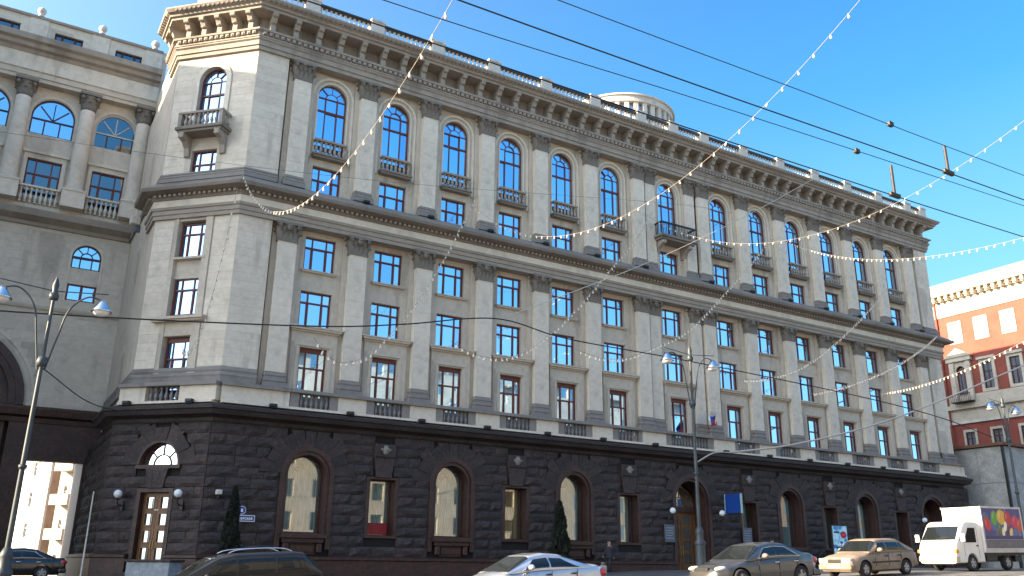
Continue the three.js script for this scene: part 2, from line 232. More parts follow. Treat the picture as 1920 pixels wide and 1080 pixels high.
// ---------------------------------------------------------------- shared architectural pieces
const balusterGeo = h => lathe([[.0, 0], [.09, 0], [.09, .07 * h], [.05, .1 * h], [.05, .16 * h], [.1, .32 * h], [.095, .42 * h], [.045, .66 * h], [.04, .82 * h], [.07, .86 * h], [.07, .9 * h], [.09, .92 * h], [.09, h], [0, h]], 8);
const BAL75 = balusterGeo(.72), BAL98 = balusterGeo(.99);
function leafG(w, h, out) { return fin(gridG((u, v) => { const x = (u - .5) * w * (1 - .55 * v * v) * (1 + .12 * Math.sin(v * 14)); const curl = v > .75 ? (v - .75) * 4 : 0; return [x, h * (v - .16 * curl * curl), out * (.15 + .85 * v * v) + .06 * curl - .05 * Math.abs(u - .5) * 2]; }, 4, 6)); }
function makeCapital(w, h, d, faceBoss) {   // x centred, y from 0, projecting to +z from 0
  const L = [], hw = w / 2; const lf = leafG(w * .27, h * .48, .2), lf2 = leafG(w * .30, h * .42, .24);
  L.push(extr(poly([[-hw, 0], [hw, 0], [hw * 1.1, h * .86], [-hw * 1.1, h * .86]]), 0, d));
  L.push(bx(-hw * 1.04, hw * 1.04, -.02, .07 * h, 0, d + .04));
  L.push(extr(poly([[-hw * 1.28, h * .87], [hw * 1.28, h * .87], [hw * 1.32, h], [-hw * 1.32, h]]), -.02, d + .17));
  for (const x of [-.37, -.125, .125, .37]) L.push(at(lf, x * w, .08 * h, d));
  for (const x of [-.26, 0, .26]) L.push(at(lf2, x * w, .40 * h, d + .03));
  for (const x of [-.5, .5]) L.push(at(lf2, x * w, .34 * h, d + .0, x > 0 ? .7 : -.7));
  for (const zz of [.25, .72]) { L.push(at(lf, -hw, .08 * h, d * zz, -PI / 2)); L.push(at(lf, hw, .08 * h, d * zz, PI / 2)); L.push(at(lf2, -hw * 1.04, .4 * h, d * zz, -PI / 2)); }
  const vol = fin(new THREE.TorusGeometry(.1 * w, .042 * w, 6, 12)), vs = sph(.055 * w, 0, 0, 0);
  for (const s of [-1, 1]) { L.push(at(vol, s * hw * 1.0, h * .75, d + .13, s * .5)); L.push(at(vs, s * hw * 1.0, h * .75, d + .14)); L.push(at(vol, s * hw * .34, h * .76, d + .1)); }
  L.push(sph(.13 * w * (faceBoss ? 1.25 : 1), 0, h * (faceBoss ? .72 : .86), d + .13, 1, 1.15, .7)); if (faceBoss) { L.push(sph(.05, 0, h * .69, d + .25)); for (const a of [0, 1, 2, 3, 4]) L.push(sph(.06 * w, Math.cos(a * PI / 4) * .2 * w, h * .74 + Math.sin(a * PI / 4) * .2 * w, d + .12)); }
  return mg(L);
}
function shaftG(w, y0, y1, d, course) { const L = [bx(-w / 2 + .012, w / 2 - .012, y0, y1, 0, d - .012)]; const n = Math.round((y1 - y0) / course), c = (y1 - y0) / n; for (let i = 0; i < n; i++) L.push(bx(-w / 2, w / 2, y0 + i * c + .007, y0 + (i + 1) * c - .007, 0.002, d)); return mg(L); }
function baseG(w, h, d) { const a = w / 2; return mg([bx(-a - .13, a + .13, 0, h * .38, 0, d + .13), rbx(-a - .11, a + .11, h * .382, h * .60, .01, d + .11, .08), bx(-a - .05, a + .05, h * .602, h * .72, .01, d + .05), rbx(-a - .07, a + .07, h * .722, h * .90, .01, d + .07, .06), bx(-a - .02, a + .02, h * .902, h, .01, d + .02)]); }
const PROTO = {};
function cached(k, f) { return PROTO[k] || (PROTO[k] = f()); }
// windows: group of a frame and panes; origin bottom centre on the glass plane
function rectWindow(parent, w, h, mats, o = {}) {   // three lights under three small ones
  const hw = w / 2, c = o.col ?? .27, tr = o.tr ?? .70, fb = o.fb ?? .075, G = grp('window', parent), two = o.two;
  const xs = two ? [-hw, .0, hw] : [-hw, -hw + w * c, hw - w * c, hw], ys = o.rows === 1 ? [0, h] : [0, h * tr, h];
  mesh('frame', cached('rf' + [w, h, c, tr, two, o.rows, o.head], () => { const L = [bx(-hw, -hw + fb, 0, h, -.05, .06), bx(hw - fb, hw, 0, h, -.05, .06), bx(-hw + fb, hw - fb, 0, fb, -.05, .06), bx(-hw + fb, hw - fb, h - fb - (o.head || 0), h, -.05, .06)];
    for (let i = 1; i < xs.length - 1; i++) L.push(bx(xs[i] - .04, xs[i] + .04, fb, h - fb, -.04, .05)); if (ys.length > 2) L.push(bx(-hw + fb, hw - fb, ys[1] - .045, ys[1] + .045, -.045, .065));
    for (let i = 0; i < xs.length - 1; i++) { const a = xs[i] + (i ? .042 : fb), b = xs[i + 1] - (i < xs.length - 2 ? .042 : fb); L.push(bx(a, a + .03, fb, ys[1], -.03, .025), bx(b - .03, b, fb, ys[1], -.03, .025)); } return mg(L); }), mats[0], G);
  const put = []; for (let r = 0; r < ys.length - 1; r++) for (let i = 0; i < xs.length - 1; i++) put.push([xs[i] + .035, xs[i + 1] - .035, ys[r] + .035, ys[r + 1] - .035]);
  if (o.joined) mesh('panes', cached('rp' + [w, h, c, tr, two, o.rows], () => mg(put.map(p => bx(p[0], p[1], p[2], p[3], -.02, -.005)))), mats[1], G);
  else put.forEach((p, i) => { const q = mesh('pane', cached('rq' + [w, h, c, tr, two, o.rows, i], () => bx(p[0], p[1], p[2], p[3], -.02, -.005)), mats[1], G); if (o.tilt) { q.rotation.set(rr(-1, 1) * .012, rr(-1, 1) * .012, 0); if (mats[2] && rnd() < .3) q.material = mats[2 + Math.floor(rnd() * 2)]; } });
  return G;
}
function archWindow(parent, hw, h, mats, o = {}) {  // origin bottom centre; spring at h-hw
  const ys = h - hw, G = grp('window', parent), ci = hw * .40, fb = .07, tr = ys - (o.gap ?? .9), joined = o.joined;
  mesh('frame', cached('af' + [hw, h, o.gap], () => { const L = [archRing(0, hw - fb, hw, 0, ys, -.05, .06), bx(-hw + fb, hw - fb, 0, fb, -.05, .06), bx(-hw + fb, hw - fb, tr - .06, tr + .06, -.045, .07), bx(-hw + fb, hw - fb, ys - .03, ys + .03, -.03, .045)];
    for (const s of [-1, 1]) L.push(bx(s * ci - .035, s * ci + .035, fb, ys, -.035, .05)); L.push(sector(0, ys, ci - .03, ci + .03, 0, PI, -.03, .04, 12));
    for (const a of [PI * .25, PI * .5, PI * .75]) { const g = bx(ci, hw - fb * .5, -.025, .025, -.03, .04); g.applyMatrix4(new THREE.Matrix4().makeRotationZ(a)); g.translate(0, ys, 0); L.push(fin(g)); } return mg(L); }), mats[0], G);
  const geos = cached('ap' + [hw, h, o.gap], () => { const Q = [], xs = [-hw + .03, -ci, ci, hw - .03]; for (const [a, b] of [[.03, tr], [tr, ys]]) for (let i = 0; i < 3; i++) Q.push(bx(xs[i] + .015, xs[i + 1] - .015, a + .02, b - .015, -.02, -.005));
    Q.push(sector(0, ys, 0, ci - .01, 0, PI, -.02, -.005, 10)); for (let i = 0; i < 4; i++) Q.push(sector(0, ys, ci + .01, hw - .03, i * PI / 4 + .015, (i + 1) * PI / 4 - .015, -.02, -.005, 5)); return Q; });
  if (joined) mesh('panes', cached('apj' + [hw, h, o.gap], () => mg(geos)), mats[1], G); else geos.forEach(g => { const q = mesh('pane', g, mats[1], G); q.rotation.set(rr(-1, 1) * .010, rr(-1, 1) * .010, 0); if (mats[2] && rnd() < .3) q.material = mats[2 + Math.floor(rnd() * 2)]; });
  return G;
}
function lunette(parent, r, mats) { const G = grp('fanlight', parent); const ri = r * .46;
  mesh('frame', cached('lf' + r, () => { const L = [sector(0, 0, r - .07, r, 0, PI, -.05, .06, 16), bx(-r, r, -.07, 0, -.05, .06), sector(0, 0, ri - .03, ri + .03, 0, PI, -.03, .04, 12)]; for (const a of [.25, .5, .75]) { const g = bx(ri, r - .05, -.025, .025, -.03, .04); g.applyMatrix4(new THREE.Matrix4().makeRotationZ(a * PI)); L.push(fin(g)); } return mg(L); }), mats[0], G);
  mesh('pane', sector(0, 0, 0, ri - .02, 0, PI, -.02, -.005, 10), mats[1], G); for (let i = 0; i < 4; i++) mesh('pane', sector(0, 0, ri + .01, r - .05, i * PI / 4 + .02, (i + 1) * PI / 4 - .02, -.02, -.005, 5), mats[1], G); return G; }
// frames of reference: x along wall, z outwards (z=.8 is the face of the end piers)
const FM = { m: new THREE.Matrix4(), ry: 0 };
const CHB = [-8.5, -2.9], CHC = [-4.8, .8], R2 = Math.SQRT1_2;
const FC = { ry: -PI / 4, m: new THREE.Matrix4().makeRotationY(-PI / 4).setPosition(CHB[0] + .8 * R2, 0, CHB[1] - .8 * R2) };
const CHW = Math.hypot(3.7, 3.7);
function put(o, f, x, y, z) { o.position.set(x, y, z).applyMatrix4(f.m); o.rotation.y += f.ry; if (f.s) o.scale.setScalar(f.s); return o; }
const wp = (f, x, y, z) => V(x, y, z).applyMatrix4(f.m);
const inF = (g, f) => f === FM ? g : fin(tf(g, f.m));

// ---------------------------------------------------------------- the long office building
const BAYS = [0, 4.2, 8.4, 12.6, 16.8, 21, 26.3, 31.6, 35.8, 40, 44.2, 48.4, 52.6];
const PILS = [-2.05, 2.1, 6.3, 10.5, 14.7, 18.9, 23.15, 29.45, 33.7, 37.9, 42.1, 46.3, 50.5, 54.65];
const INNER = [24.35, 28.25];          // stepped half pilasters beside the middle bay
const main = thing('office_building', 'long beige building with pilasters and arched windows above a dark granite ground floor', 'building');
const PATH = [[-8.5, -15], CHB, CHC, [57.4, .8], [57.4, -32]];
const WMAT = [M.wood, M.glass, M.glassB, M.glassC];
{
  const wall = [], wallLow = [];
  const bayHalf = i => (i === 6 ? 2.62 : 2.1);
  BAYS.forEach((c, i) => {
    const L = i === 0 ? -2.6 : c - bayHalf(i), Rr = i === 12 ? 55.2 : c + bayHalf(i);
    wall.push(panel(L, Rr, 21.7, 30, [archHole(c, .91, 24.3, 28.29), rectHole(c - .876, c + .876, 21.95, 23.65)], -.4, .25, 16));
    wallLow.push(panel(L, Rr, 9.1, 19.6, [rectHole(c - .897, c + .897, 17.23, 19.21), rectHole(c - .897, c + .897, 13.95, 15.99), rectHole(c - .767, c + .767, 9.4, 12.68)], -.4, .25));
  });
  // end piers and recessed grooves
  for (const [a, b] of [[-4.8, -2.98], [55.62, 57.4]]) { wall.push(bx(a, b, 21.7, 30, -.4, .78)); wallLow.push(bx(a, b, 9.1, 19.6, -.4, .78)); }
  wall.push(bx(-2.98, -2.6, 21.7, 30, -.4, .2), bx(55.2, 55.62, 21.7, 30, -.4, .2)); wallLow.push(bx(-2.98, -2.6, 9.1, 19.6, -.4, .2), bx(55.2, 55.62, 9.1, 19.6, -.4, .2));
  // chamfered corner with its window openings
  const cc = 2.55;
  wall.push(inF(panel(-.0, CHW, 21.7, 30, [archHole(cc - .03, .86, 24.9, 28.1), rectHole(cc - .82, cc + .76, 21.9, 23.65)], -.45, .78, 16), FC));
  wallLow.push(inF(panel(-.0, CHW, 9.1, 19.6, [rectHole(cc - .95, cc + .75, 13.9, 19.35), rectHole(cc - .95, cc + .6, 9.4, 12.8)], -.45, .78), FC));
  wallLow.push(inF(bx(cc - .95, cc + .75, 16.05, 17.2, -.3, .62), FC), inF(bx(cc - .95, cc + .75, 13.86, 14.0, -.3, .6), FC));
  // return beside the lower corner house, right flank, core
  wall.push(sweep([[-8.5, -15], [-8.5, -2.9]], [[-.6, 9.1], [-.01, 9.1], [-.01, 30], [-.6, 30]]));
  wall.push(bx(56.6, 57.38, 9.1, 30, -32, -.4));
  wall.push((() => { const g = new THREE.ExtrudeGeometry(poly([[12, 32], [12, 22], [-8.3, 22], [-8.3, 9], [-7.2, 3.4], [-4.2, .42], [56.9, .42], [56.9, 32]]), { depth: 34, bevelEnabled: false }); g.rotateX(-PI / 2); g.translate(0, -1.5, 0); const q = fin(g); return q; })());
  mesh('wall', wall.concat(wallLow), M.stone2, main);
  const flat = mesh('flat_roof', extr(poly([[12.1, 31.9], [12.1, 21.9], [-7.9, 21.9], [-7.9, 8.5], [-6.9, 3.2], [-4.0, .3], [56.7, .3], [56.7, 31.9]]), 0, .12), M.roof, main); flat.geometry.rotateX(-PI / 2); flat.geometry.translate(0, 32.5, 0);
  // thin facing slabs on the corner pier and the chamfer
  const sl = []; const addSlab = (f, l, z) => l.forEach(r => sl.push({ pos: wp(f, (r[0] + r[1]) / 2, (r[2] + r[3]) / 2, z), s: V(r[1] - r[0], r[3] - r[2], 1), ry: f.ry }));
  addSlab(FC, courses(.02, CHW - .01, 22.32, 29.7, .46, 1.35, [[cc - 1.2, cc + 1.15, 21, 28.1], { cx: cc - .03, cy: 28.1, r: 1.2 }], .007), .787);
  addSlab(FC, courses(.02, CHW - .01, 11.12, 19.5, .465, 1.35, [[cc - 1.3, cc + 1.2, 9, 19.5]], .007), .787);
  addSlab(FM, courses(-4.8, -2.99, 22.32, 29.7, .46, 1.8, [], .007), .787); addSlab(FM, courses(-4.8, -2.99, 11.12, 19.5, .465, 1.8, [], .007), .787);
  addSlab(FM, courses(55.63, 57.39, 22.32, 29.7, .46, 1.8, [], .007), .787); addSlab(FM, courses(55.63, 57.39, 11.12, 19.5, .465, 1.8, [], .007), .787);
  pieces(main, 'facing_slab', sl, [slabGeo(3, .012, .02), slabGeo(4, .008, .02)], [M.stone, M.stone, M.stoneB], false);

  // entablatures
  const mid = [[-8.5, -5.2], ...PATH.slice(1)];
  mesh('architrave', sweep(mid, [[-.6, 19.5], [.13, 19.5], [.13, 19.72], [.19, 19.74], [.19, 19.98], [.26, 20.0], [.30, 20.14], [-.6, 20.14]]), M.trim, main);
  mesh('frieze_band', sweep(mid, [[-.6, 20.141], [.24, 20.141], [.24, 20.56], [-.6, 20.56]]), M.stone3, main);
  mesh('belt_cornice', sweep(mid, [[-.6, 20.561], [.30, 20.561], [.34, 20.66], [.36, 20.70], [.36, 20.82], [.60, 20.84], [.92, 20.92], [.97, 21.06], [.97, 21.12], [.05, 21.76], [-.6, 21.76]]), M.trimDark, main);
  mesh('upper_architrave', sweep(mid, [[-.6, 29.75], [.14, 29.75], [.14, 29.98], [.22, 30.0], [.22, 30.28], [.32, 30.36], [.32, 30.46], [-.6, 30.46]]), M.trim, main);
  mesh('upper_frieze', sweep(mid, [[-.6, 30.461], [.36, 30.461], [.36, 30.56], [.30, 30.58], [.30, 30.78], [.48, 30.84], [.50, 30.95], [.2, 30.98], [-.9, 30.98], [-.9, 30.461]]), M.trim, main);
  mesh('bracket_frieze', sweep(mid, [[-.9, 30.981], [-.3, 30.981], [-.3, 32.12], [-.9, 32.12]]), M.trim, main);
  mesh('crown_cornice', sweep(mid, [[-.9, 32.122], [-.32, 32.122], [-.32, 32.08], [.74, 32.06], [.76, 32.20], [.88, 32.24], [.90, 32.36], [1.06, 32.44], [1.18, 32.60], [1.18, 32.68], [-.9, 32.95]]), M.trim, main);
  const along = (step, fn) => { for (let k = 0; k < mid.length - 1; k++) { const [a, b] = [mid[k], mid[k + 1]], L = Math.hypot(b[0] - a[0], b[1] - a[1]), n = Math.max(1, Math.round(L / step)), ry = -Math.atan2(b[1] - a[1], b[0] - a[0]); for (let i = 0; i < n; i++) fn(a[0] + (b[0] - a[0]) * (i + .5) / n, a[1] + (b[1] - a[1]) * (i + .5) / n, ry, k); } };
  const den = [], egg = [], tooth = []; const dg = bx(-.075, .075, 20.70, 20.82, .33, .52), eg = mg([bx(-.1, .1, 30.6, 30.8, .28, .45), sph(.07, 0, 30.68, .45, 1, 1.2, .6, 6, 4)]), tg = bx(-.06, .06, 32.42, 32.56, .98, 1.15);
  along(.30, (x, z, ry, k) => k < 3 && den.push(at(dg, x, 0, z, ry))); along(.34, (x, z, ry, k) => k < 3 && egg.push(at(eg, x, 0, z, ry))); along(.3, (x, z, ry, k) => k < 3 && tooth.push(at(tg, x, 0, z, ry)));
  for (const [n, l, m] of [['dentils', den, M.trim], ['egg_moulding', egg, M.trim], ['leaf_moulding', tooth, M.trimDark]]) mesh(n, l, m, main).userData.kind = 'stuff';
  // scrolled brackets below the crown cornice
  const bs = new THREE.Shape(); bs.moveTo(0, 0); bs.lineTo(.15, 0); bs.bezierCurveTo(.19, .25, .16, .45, .15, .58); bs.bezierCurveTo(.17, .52, .30, .50, .33, .64); bs.bezierCurveTo(.36, .70, .40, .76, .44, .84); bs.bezierCurveTo(.54, .82, .62, .88, .62, 1.0); bs.lineTo(.62, 1.11); bs.lineTo(0, 1.11); bs.lineTo(0, 0);
  const bgeo = mg([(() => { const g = extr(bs, -.16, .16, 6, .02); g.rotateY(-PI / 2); return fin(g); })(), bx(-.22, .22, 1.02, 1.085, 0, .66), sph(.09, 0, .61, .27, 1.8, 1, 1, 8, 6), sph(.08, 0, .93, .54, 1.9, .9, 1, 8, 6), bx(-.19, .19, -.03, .04, 0, .19), bx(-.155, .155, 0, 1.1, -.44, .005)]);
  const putB = (x, z, ry) => { const b = mesh('bracket', bgeo, M.trim, main); b.position.set(x, 30.99, z); b.rotation.y = ry; };
  for (let i = 0; i < 45; i++) { const x = -4.2 + i * 1.386; putB(x, .92, 0); }
  for (let i = 0; i < 5; i++) { const p = wp(FC, .62 + i * 1.02, 0, .92); putB(p.x, p.z, FC.ry); }
  for (let i = 0; i < 2; i++) putB(-8.62, -3.5 - i * 1.2, -PI / 2);

  // pilasters of both orders
  const capU = makeCapital(1.06, 1.14, .36, false), capL = makeCapital(1.1, 1.1, .38, true), shU = shaftG(1.0, 22.42, 28.6, .34, .92), shL = shaftG(1.04, 11.1, 18.44, .36, .92), bU = baseG(1.0, .66, .34), bL = baseG(1.04, .92, .36);
  const backU = bx(-.78, .78, 21.76, 29.74, 0, .26), backL = bx(-.80, .80, 10.2, 19.49, 0, .24);
  const pil = (x, up, z = .5, narrow = 1) => { const p = grp('pilaster', main); p.position.set(x, 0, z); p.scale.x = narrow;
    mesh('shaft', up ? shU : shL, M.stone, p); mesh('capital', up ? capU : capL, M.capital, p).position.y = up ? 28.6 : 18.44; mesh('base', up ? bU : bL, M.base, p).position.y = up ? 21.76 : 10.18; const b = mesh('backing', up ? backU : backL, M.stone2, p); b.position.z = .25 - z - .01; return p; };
  for (const x of PILS) { pil(x, true); pil(x, false); }
  for (const x of INNER) { pil(x, true, .3, .9); pil(x, false, .3, .9); }
  // base mouldings round the corner piers
  for (const [n, y, h] of [['pier_base', 10.18, .92], ['upper_pier_base', 21.76, .56]]) for (const pth of [[[-8.5, -14], CHB, CHC, [-2.99, .8]], [[55.62, .8], [57.4, .8], [57.4, -8]]]) {
    const a = y, pr = [[-.3, a], [.12, a], [.12, a + h * .4], [.15, a + h * .5], [.12, a + h * .62], [.05, a + h * .68], [.09, a + h * .8], [.06, a + h * .92], [.01, a + h], [-.3, a + h]]; mesh(n, sweep(pth, pr), M.base, main); }

  // windows
  BAYS.forEach((c, i) => {
    const far = i > 7, o = { joined: far, tilt: true };
    const a = archWindow(main, .91, 4.9, WMAT, { joined: far, gap: .91 }); a.position.set(c, 24.3, 0);
    rectWindow(main, 1.752, 1.70, WMAT, { ...o, tr: .52 }).position.set(c, 21.95, 0);
    rectWindow(main, 1.794, 1.98, WMAT, { ...o, tr: .69 }).position.set(c, 17.23, 0);
    rectWindow(main, 1.794, 2.04, WMAT, { ...o, tr: .69 }).position.set(c, 13.95, 0);
    rectWindow(main, 1.534, 3.2, WMAT, { ...o, tr: .66, head: .16 }).position.set(c, 9.48, .3);
    // arch surround, sills, hood
    mesh('arch_surround', cached('asur', () => mg([archRing(0, 1.16, 1.30, -4.2, 0, .25, .36), archRing(0, .911, 1.0, -4.0, 0, .25, .30)])), M.stone3, main).position.set(c, 28.29, 0);
    mesh('sill', cached('sillA', () => mg([bx(-1.02, 1.02, -.13, 0, .05, .42), bx(-1.06, 1.06, -.05, .0, .05, .47)])), M.stone2, main).position.set(c, 17.2, 0);
    mesh('window_hood', cached('hood', () => mg([bx(-1.36, 1.36, 0, .10, .25, .70), extr(poly([[-1.42, .10], [1.42, .10], [1.5, .22], [-1.5, .22]]), .25, .84), bx(-1.54, 1.54, .221, .29, .25, .90)])), M.stone2, main).position.set(c, 13.55, 0);
    mesh('window_surround', cached('surC', () => mg([panel(-1.3, 1.3, 10.2, 13.55, [rectHole(-.767, .767, 10.1, 12.68)].map(() => rectHole(-.78, .78, 10.21, 12.70)), .25, .60), bx(-.95, .95, 12.78, 12.86, .6, .68), bx(-1.0, -.86, 10.2, 12.78, .6, .65), bx(.86, 1.0, 10.2, 12.78, .6, .65)])), M.stone2, main).position.x = c;
    if (i !== 6) { // small balustraded balcony of the arched window
      const b = grp('balconette', main); b.position.set(c, 0, 0);
      mesh('rail', cached('br', () => rbx(-1.0, 1.0, 25.12, 25.26, .30, .68, .03)), M.trim, b); mesh('slab', cached('bsl', () => mg([rbx(-1.06, 1.06, 24.20, 24.34, .25, .74, .03), extr(poly([[-.98, 24.08], [.98, 24.08], [1.02, 24.2], [-1.02, 24.2]]), .25, .66)])), M.trimDark, b);
      for (let k = 0; k < 7; k++) mesh('baluster', cached('bb', () => balusterGeo(.78)), M.trim, b).position.set(-.84 + k * .28, 24.34, .5);
    } else {
      const b = grp('balcony', main); b.position.set(c, 0, 0);
      mesh('slab', mg([rbx(-1.75, 1.75, 24.30, 24.5, .25, 1.5, .04), rbx(-1.62, 1.62, 24.14, 24.3, .25, 1.38, .04)]), M.trimDark, b); mesh('rail', mg([bx(-1.65, 1.65, 25.36, 25.46, 1.34, 1.46), bx(-1.65, -1.55, 25.36, 25.46, .3, 1.34), bx(1.55, 1.65, 25.36, 25.46, .3, 1.34)]), M.black, b);
      for (let k = 0; k < 23; k++) mesh('iron_bar', cached('ib', () => bx(-.02, .02, 24.5, 25.36, -.02, .02)), M.black, b).position.set(-1.6 + k * 3.2 / 22, 0, 1.4); for (const s of [-1, 1]) for (let k = 0; k < 6; k++) mesh('iron_bar', PROTO.ib, M.black, b).position.set(s * 1.6, 0, .4 + k * .17);
      for (const s of [-1, 1]) { const q = mesh('console', cached('con', () => { const g = extr(poly([[0, 0], [.2, .05], [.32, .35], [.75, .62], [1.0, .68], [1.0, .9], [0, .9]]), -.17, .17, 6, .03); g.rotateY(-PI / 2); return fin(g); }), M.trim, b); q.position.set(s * 1.25, 23.24, .25); }
    }
  });
  // chamfer windows
  const cw = (w, y) => { put(w, FC, w.userData.x ?? 2.5, y, w.userData.z ?? .2); delete w.userData.x; delete w.userData.z; };
  const W1 = (w, x, y, z) => put(w, FC, x, y, z);
  W1(archWindow(main, .86, 4.06, [M.wood, M.glassPale], { gap: .85 }), 2.52, 24.9, .5); W1(rectWindow(main, 1.58, 1.75, [M.wood, M.glassPale], { tr: .52, tilt: true }), 2.52, 21.9, .52);
  W1(rectWindow(main, 1.6, 2.0, [M.wood, M.glassPale], { tr: .69, tilt: true }), 2.45, 17.24, .48); W1(rectWindow(main, 1.6, 2.05, [M.wood, M.glassPale], { tr: .69, tilt: true }), 2.45, 14.0, .48); W1(rectWindow(main, 1.5, 3.3, [M.wood, M.glassPale], { tr: .66, head: .16, tilt: true }), 2.38, 9.45, .45);
  put(mesh('arch_surround', mg([archRing(0, .87, 1.18, -3.2, 0, .8, .87)]), M.stone3, main), FC, 2.52, 28.1, 0);
  put(mesh('window_surround', mg([bx(-1.25, -.97, 9.9, 19.5, .79, .86), bx(.72, 1.15, 9.9, 19.5, .79, .86), bx(-.97, .72, 12.82, 13.55, .5, .82)]), M.stone2, main), FC, 2.55, 0, 0);
  put(mesh('window_hood', mg([bx(-1.5, 1.5, 0, .1, .79, 1.1), extr(poly([[-1.55, .1], [1.55, .1], [1.65, .24], [-1.65, .24]]), .79, 1.22)]), M.stone2, main), FC, 2.4, 13.56, 0);
  put(mesh('sill', bx(-1.0, 1.0, -.12, 0, .2, .9), M.stone2, main), FC, 2.45, 17.22, 0);
  { const b = grp('balcony', main); put(b, FC, 2.6, 0, 0); b.rotation.y = FC.ry;
    mesh('slab', mg([rbx(-1.5, 1.5, 24.55, 24.75, .7, 1.75, .04), rbx(-1.38, 1.38, 24.4, 24.55, .7, 1.65, .04)]), M.trimDark, b); mesh('rail', mg([rbx(-1.42, 1.42, 25.52, 25.66, 1.42, 1.7, .03), rbx(-1.42, -1.16, 25.52, 25.66, .8, 1.42, .03), rbx(1.16, 1.42, 25.52, 25.66, .8, 1.42, .03), bx(-1.4, -1.18, 24.75, 25.52, 1.46, 1.68), bx(1.18, 1.4, 24.75, 25.52, 1.46, 1.68)]), M.trim, b);
    for (let k = 0; k < 8; k++) mesh('baluster', cached('bb', () => balusterGeo(.78)), M.trim, b).position.set(-.96 + k * .274, 24.75, 1.56); for (const s of [-1, 1]) for (let k = 0; k < 3; k++) mesh('baluster', PROTO.bb, M.trim, b).position.set(s * 1.29, 24.75, .92 + k * .2);
    for (const s of [-1, 1]) { const q = mesh('console', mg([(() => { const g = extr(poly([[0, -.7], [.12, -.66], [.2, -.2], [.5, .1], [.85, .2], [.85, .45], [0, .45]]), -.17, .17, 6, .03); g.rotateY(-PI / 2); return fin(g); })()]), M.trim, b); q.position.set(s * 1.12, 23.95, .78); } }
  // balustrade on the granite cornice
  const railG = rbx(-.5, .5, 9.98, 10.18, 1.24, 1.78, .03);
  mesh('pedestal_plinth', sweep([[-4.78, .8], [57.38, .8]], [[-.3, 9.1], [.86, 9.1], [.86, 9.22], [-.3, 9.22]]), M.stone3, main);
  const pedX = [-2.05, ...PILS.slice(1, 6), 23.6, 29.0, ...PILS.slice(8, 13), 54.65];
  mesh('corner_pedestal', [bx(-4.8, -1.35, 9.22, 9.98, -.2, 1.5), inF(bx(3.45, CHW + .3, 9.22, 9.98, -.2, 1.5), FC), inF(bx(-.02, 1.5, 9.22, 9.98, -.2, 1.5), FC), inF(bx(0, CHW + .2, 9.1, 9.221, -.2, 1.62), FC)], M.stone, main); mesh('corner_pedestal', bx(53.95, 57.4, 9.22, 9.98, -.2, 1.5), M.stone, main);
  for (const x of PILS.slice(1, 13)) { const wide = (x === 23.15 || x === 29.45) ? 1.0 : .80; mesh('pedestal', cached('ped' + wide, () => mg([bx(-wide, wide, 9.221, 9.98, -.1, 1.5), bx(-wide + .1, wide - .1, 9.32, 9.88, 1.5, 1.52)])), M.stone, main).position.x = x; }
  BAYS.forEach((c, i) => { const b = grp('balustrade', main); b.position.x = c; const hw = i === 6 ? 2.16 : 1.31;
    mesh('handrail', cached('hr' + hw, () => rbx(-hw, hw, 9.981, 10.17, 1.1, 1.66, .03)), M.base, b); for (const q of [-1, 1]) mesh('end_block', cached('eb' + hw + q, () => bx(q * hw, q * (.84 + (hw > 2 ? .8 : 0)), 9.222, 9.98, 1.16, 1.48)), M.base, b);
    mesh('shade_panel', cached('bkp' + hw, () => bx(-hw, hw, 9.222, 10.0, .45, .56)), M.trimDark, b); const n = i === 6 ? 12 : 6, w = i === 6 ? 1.45 : .7; for (let k = 0; k < n; k++) mesh('baluster', BAL75, M.balDark, b).position.set(-w + k * 2 * w / (n - 1), 9.24, 1.34); });  // dark panel added for the shade behind the balusters
  { const b = grp('balustrade', main); put(b, FC, 2.47, 0, 0); b.rotation.y = FC.ry; mesh('handrail', rbx(-1.0, 1.0, 9.981, 10.17, 1.1, 1.66, .03), M.base, b); for (let k = 0; k < 6; k++) mesh('baluster', BAL75, M.balDark, b).position.set(-.74 + k * .296, 9.24, 1.34); }
  for (const [a, b2] of [[-4.8, -1.33], [53.93, 57.4]]) mesh('pedestal_cap', bx(a, b2, 9.981, 10.17, -.2, 1.66), M.base, main);
  for (const x of PILS.slice(1, 13)) { const wide = (x === 23.15 || x === 29.45) ? 1.0 : .80; mesh('pedestal_cap', bx(x - wide + .005, x + wide - .005, 9.983, 10.172, -.1, 1.665), M.base, main); }
  mesh('pedestal_cap', [inF(bx(-.02, 1.48, 9.981, 10.168, -.2, 1.66), FC), inF(bx(3.47, CHW + .36, 9.981, 10.168, -.2, 1.66), FC)], M.base, main);

  // parapet balustrade on the roof
  const pb = grp('roof_balustrade', main); const postG = mg([bx(-.42, .42, 32.4, 33.74, -.3, .3), bx(-.48, .48, 33.74, 33.88, -.36, .36)]);
  const posts = [-4.5, ...PILS.slice(0, 6), 23.15, 26.3, 29.45, ...PILS.slice(8), 56.9];
  for (const x of posts) mesh('post', postG, M.white, pb).position.set(x, 0, 1.2);
  for (let i = 0; i < posts.length - 1; i++) { const a = posts[i] + .42, b = posts[i + 1] - .42; mesh('rail', bx(a, b, 33.60, 33.80, 1.05, 1.35), M.rail, pb); mesh('kerb', bx(a, b, 32.4, 32.62, 1.05, 1.35), M.white, pb); mesh('balusters', Array.from({ length: Math.max(2, Math.round((b - a) / .3)) }, (_, k, n = Math.max(2, Math.round((b - a) / .3))) => at(BAL98, a + (b - a) * (k + .5) / n, 32.61, 1.2)), M.white, pb); }  // rail: stone, the shade on its face put into the dark colour
